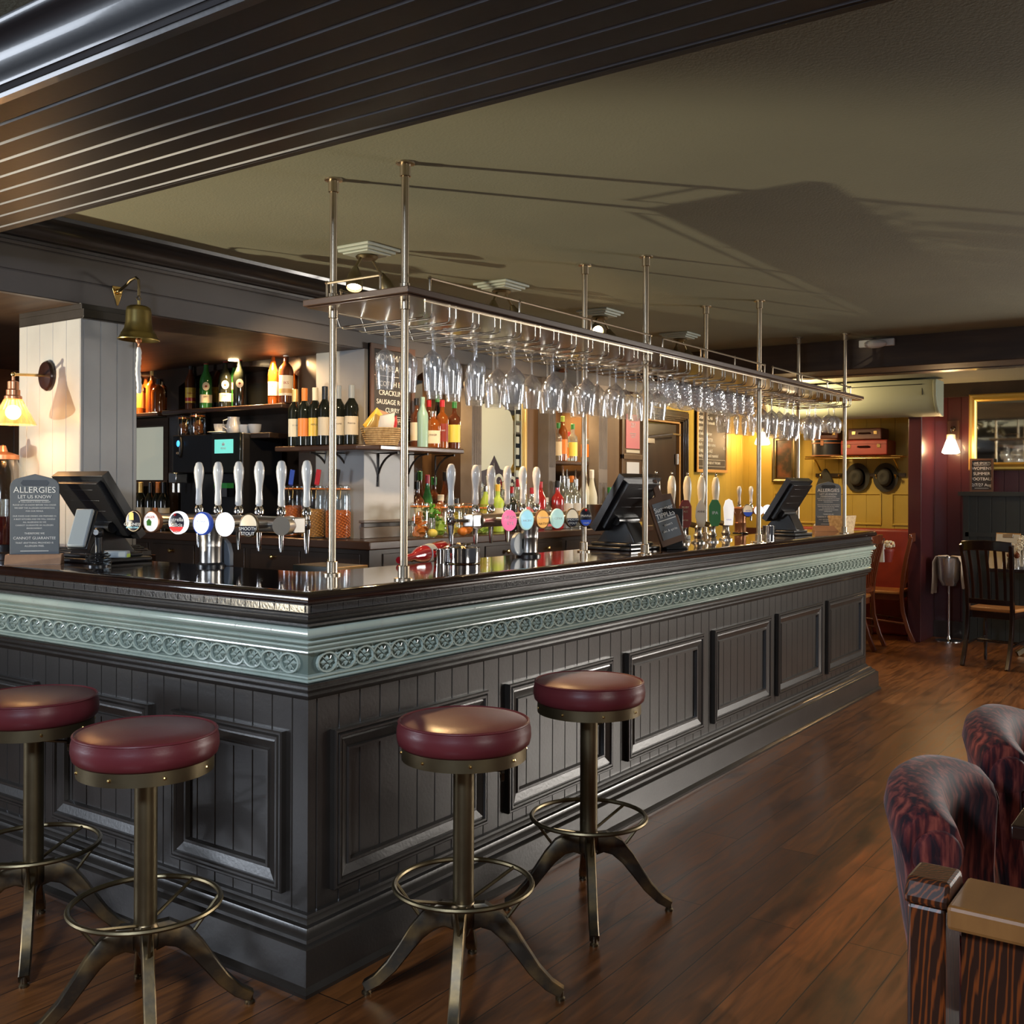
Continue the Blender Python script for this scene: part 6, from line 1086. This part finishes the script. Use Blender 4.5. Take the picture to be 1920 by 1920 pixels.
def table(label, loc, w, d, h=.75, top='dark_chair_wood', cat='table'):
    t = thing('dining_table', label, cat, loc); m = M(); m.box(-w / 2, w / 2, -d / 2, d / 2, h - .03, h); m.build('tabletop', top, t, bev=.005)
    m = M(); m.lathe([(.03, .06), (.045, .12), (.03, .2), (.025, .4), (.045, .6), (.03, .7), (.06, h - .03)], n=18); m.build('pedestal', 'dark_bronze', t)
    for i in range(4): a = i * PI / 2 + PI / 4; m = M(); m.sweep([(.02 * math.cos(a), .02 * math.sin(a), .12), (.15 * math.cos(a), .15 * math.sin(a), .10), (.30 * math.cos(a), .30 * math.sin(a), .02)], [(-.015, -.02), (.015, -.02), (.015, .02), (-.015, .02)]); m.build('leg', 'dark_bronze', t)
    return t
table('dark dining table at the right edge below the sports board', (7.88, -.78, 0), .74, .84)
table('dark dining table beyond the end of the bar between two slat-back chairs', (7.78, 1.28, 0), .8, .7)
TZ = .75; q = onx(1855, 1045, 7.6)
def card(name, label, px, py, x, w, h, mm, lean=.12, rz=-PI / 2 - .3, clip=False):
    q = onz(px, py, TZ); q = onx(px, py, x); t = thing(name, label, 'menu', (x, q.y, TZ), rz); R = Matrix.Rotation(-lean, 4, 'X'); m = M(); m.box(-w / 2, w / 2, 0, .004, .004, h, R); m.build('sheet', mm, t, smooth=False)
    if clip: m = M(); m.box(-w / 2 - .006, w / 2 + .006, .005, .010, 0, h + .01, R); m.build('clipboard', 'oak_frame', t, smooth=False); m = M(); m.box(-.045, .045, -.004, .004, h - .03, h + .004, R); m.build('clip', 'steel', t, bev=.002)
card('menu_card', 'white menu on a clipboard standing on the right-hand table', 1886, 1045, 7.65, .20, .29, 'white', clip=True)
card('menu_card', 'small cream menu card in front of the clipboard', 1866, 1045, 7.50, .12, .15, 'cream')
for px, lab, mm in ((1888, 'dark wooden pepper grinder, left of the pair on the right-hand table', 'dark_chair_wood'), (1901, 'wood-topped glass salt grinder, right of the pair on the table', 'clear_glass')):
    q = onx(px, 1050, 7.45); t = thing('pepper_grinder', lab, 'grinder', (7.58, q.y, TZ), 0, 'grinders on the right-hand table'); m = M(); m.lathe([(.022, 0), (.024, .02), (.018, .06), (.02, .09)], n=16); m.build('body', mm, t); m = M(); m.lathe([(.012, .09), (.024, .105), (.026, .12), (.012, .14), (.004, .145), (.005, .152), (.0001, .155)], n=16); m.build('head', 'chair_wood', t)
t = thing('dried_flowers', 'vase of cream dried flowers at the right edge on the table', 'flowers', (7.6, onx(1916, 1040, 7.6).y, TZ)); m = M(); m.lathe([(.03, 0), (.035, .08), (.02, .11), (.022, .12), (.0001, .118)], n=16); m.build('vase', 'clear_glass', t); m = M()
for i in range(60): a = random.uniform(0, 6.28); b = random.uniform(0, .07); m.ball((b * math.cos(a), b * math.sin(a), .16 + random.uniform(0, .12)), .009, 5)
for i in range(8): m.tube([(.01 * math.cos(i), .01 * math.sin(i), .02), (.04 * math.cos(i), .04 * math.sin(i), .2)], .0015, 4)
m.build('blossoms', 'cream', t)['kind'] = 'stuff'
t = thing('potted_flowers', 'terracotta pot of cream flowers on the table beyond the bar end', 'flowers', (7.75, onx(1663, 1020, 7.75).y, TZ)); m = M(); m.lathe([(.045, 0), (.06, .10), (.065, .10), (.065, .12), (.0001, .11)], n=18); m.build('pot', 'suitcase_red', t); m = M()
for i in range(40): a = random.uniform(0, 6.28); b = random.uniform(0, .06); m.ball((b * math.cos(a), b * math.sin(a), .14 + random.uniform(0, .05)), .014, 5)
m.build('blossoms', 'cream', t)['kind'] = 'stuff'
m = M(); m.box(-.03, .03, -.06, .06, 0, .17); o = m.build('menu_block', 'white', smooth=False, bev=.002); o.location = (7.7, onx(1646, 1010, 7.7).y, TZ); tag(o, 'white menu block on the table beyond the bar end', 'menu')
m = M(); m.box(8.32, 8.45, .5, 1.7, 0, .45); m.box(8.42, 8.56, .45, 1.8, .40, 1.03); tag(m.build('banquette', 'suitcase_red', bev=.03, seg=3), 'dark red padded banquette along the ochre wall', 'bench')
# wine bucket stand with cloths
q = onz(1779, 1198, 0); t = thing('wine_bucket_stand', 'wine bucket on a thin chrome stand draped with tan cloths', 'wine cooler', (8.25, onx(1779, 1150, 8.25).y, 0)); m = M(); m.cyl((0, 0, .03), (0, 0, .52), .010); m.lathe([(.12, 0), (.12, .008), (.02, .02), (.010, .05)], n=24); m.build('stand', 'chrome', t)
m = M(); m.lathe([(.06, .52), (.09, .58), (.105, .78), (.11, .785), (.10, .785), (.08, .6)], n=24); m.build('bucket', 'pewter_glass', t)
m = M()
for s_ in (-1, 1):
    pts = [(s_ * .02, .80), (s_ * .10, .795), (s_ * .128, .74), (s_ * .13, .60), (s_ * .14, .50 - (.06 if s_ > 0 else 0))]; vv = []
    for j in range(9):
        for a, z in pts: vv.append((-.09 + .18 * j / 8, a + .006 * math.sin(j * 2.1) * (z < .75), z + .004 * math.cos(j * 1.3)))
    m.add(vv, [(j * 5 + i, j * 5 + i + 1, (j + 1) * 5 + i + 1, (j + 1) * 5 + i) for j in range(8) for i in range(4)])
o = m.build('drying_cloth', 'towel', ang=80); sol = o.modifiers.new('thick', 'SOLIDIFY'); sol.thickness = .006; o.parent = t; o['label'] = 'tan cloth draped over the bucket'
# ------------------------------------------------------------------ tub chairs, bench end and table on the right
def tub(label, loc, rz):
    t = thing('tub_chair', label, 'armchair', loc, rz, 'crushed velvet tub chairs'); n = 26; m = M(); R0, cy = .40, -.215   # curved, rolled back; sitter faces -Y
    A0, A1 = 54, 128
    def ring(u):
        a = math.radians(A0 + (A1 - A0) * u); c, s_ = math.cos(a), math.sin(a); top = .715 + .050 * math.sin(PI * u) ** .7
        out = [(-.035, .12), (.005, .30), (.035, .48), (.060, top - .09), (.072, top - .045), (.064, top - .005), (.034, top + .016), (-.010, top + .014), (-.050, top - .012), (-.066, top - .055), (-.062, top - .10), (-.055, .50), (-.060, .40), (-.075, .12)]
        return [Vector((c * (R0 + o), cy + s_ * (R0 + o), z)) for o, z in out]
    rs = [ring(i / n) for i in range(n + 1)]; k = len(rs[0]); v = [p for r in rs for p in r]
    f = [(i * k + j, i * k + (j + 1) % k, (i + 1) * k + (j + 1) % k, (i + 1) * k + j) for i in range(n) for j in range(k)] + [tuple(range(k)), tuple(n * k + j for j in reversed(range(k)))]
    m.add(v, f); bk = m.build('back', 'velvet', t, ang=80, bev=.008)
    for i in (0, n):
        r = rs[i]; d = (rs[i][0] - rs[1 if i == 0 else n - 1][0]); d.z = 0; d = d.normalized(); p = (r[3] + r[9]) / 2 + Vector((0, 0, .01)); R = d.to_track_quat('Z', 'Y').to_matrix().to_4x4(); R.translation = p; m = M(); m.lathe([(.050, -.01), (.054, .006), (.046, .015), (.016, .018), (.0001, .014)], n=20, mt=R); m.build('scroll', 'velvet', t, ang=60)
        m = M(); m.sweep([(r[0] + r[-1]) / 2 - d * .004, (r[2] + r[11]) / 2 - d * .004, p - Vector((0, 0, .03))], [(-.030, -.016), (.030, -.016), (.030, .016), (-.030, .016)], up=tuple(d)); m.build('side_panel', 'velvet', t, bev=.012)
    m = M(); m.lathe([(.0001, .28), (.20, .28), (.235, .31), (.235, .41), (.21, .44), (.0001, .45)], (0, -.10, 0), 28); m.build('seat_cushion', 'velvet', t)
    for x, y in ((-.16, -.26), (.16, -.26), (-.17, .06), (.17, .06)): m = M(); m.cyl((x, y, .28), (x * 1.08, y * 1.08, 0), .024, .014); m.build('leg', 'dark_chair_wood', t)
    return t
t0 = tub('dark red crushed-velvet tub chair just behind the pine bench end', (.47, -1.74, 0), 0)
dup(t0, (1.22, -1.75, 0), 0, 'dark red crushed-velvet tub chair farther from the bench, cut by the right edge')
t = thing('settle_bench', 'varnished pine bench end with a chamfered post, at the lower right corner', 'bench', (-.43, -1.79, 0)); m = M()
m.box(-.05, .05, -.027, .027, 0, .81); m.prism([(-.054, .81), (.054, .81), (.054, .822), (.038, .845), (-.038, .845), (-.054, .822)], (0, -.031, 0), Xv, Zv, Yv, .062); m.build('post', 'pine', t, smooth=False, bev=.006)
m = M(); m.box(-.07, .07, -1.6, -.033, .79, .825); m.build('top_rail', 'pine_top', t, smooth=False, bev=.006); m = M(); m.box(-.03, .0, -1.6, -.045, .02, .79); m.build('panel', 'pine', t, smooth=False)
m = M(); m.box(0.0, .42, -1.6, -.05, .42, .45); m.build('seat', 'pine', t, smooth=False, bev=.004)
q = onz(1894, 1546, .74); t = table('dark table beside the tub chairs, its corner at the right edge', (q.x + .40, q.y - .34, 0), .80, .68, .74)
# unseen drum added round the low lamp; its rim keeps light off the bar
t = thing('light_baffle', 'unseen black drum added to keep low light off the bar', 'light baffle', (-2.92, 2.92, 0)); m = M(); m.lathe([(.16, 0), (.16, .02), (.02, .03), (.02, .55), (.19, .60), (.20, .715), (.195, .715), (.185, .605), (.0001, .60)], n=32); m.build('drum', 'black_plastic', t)
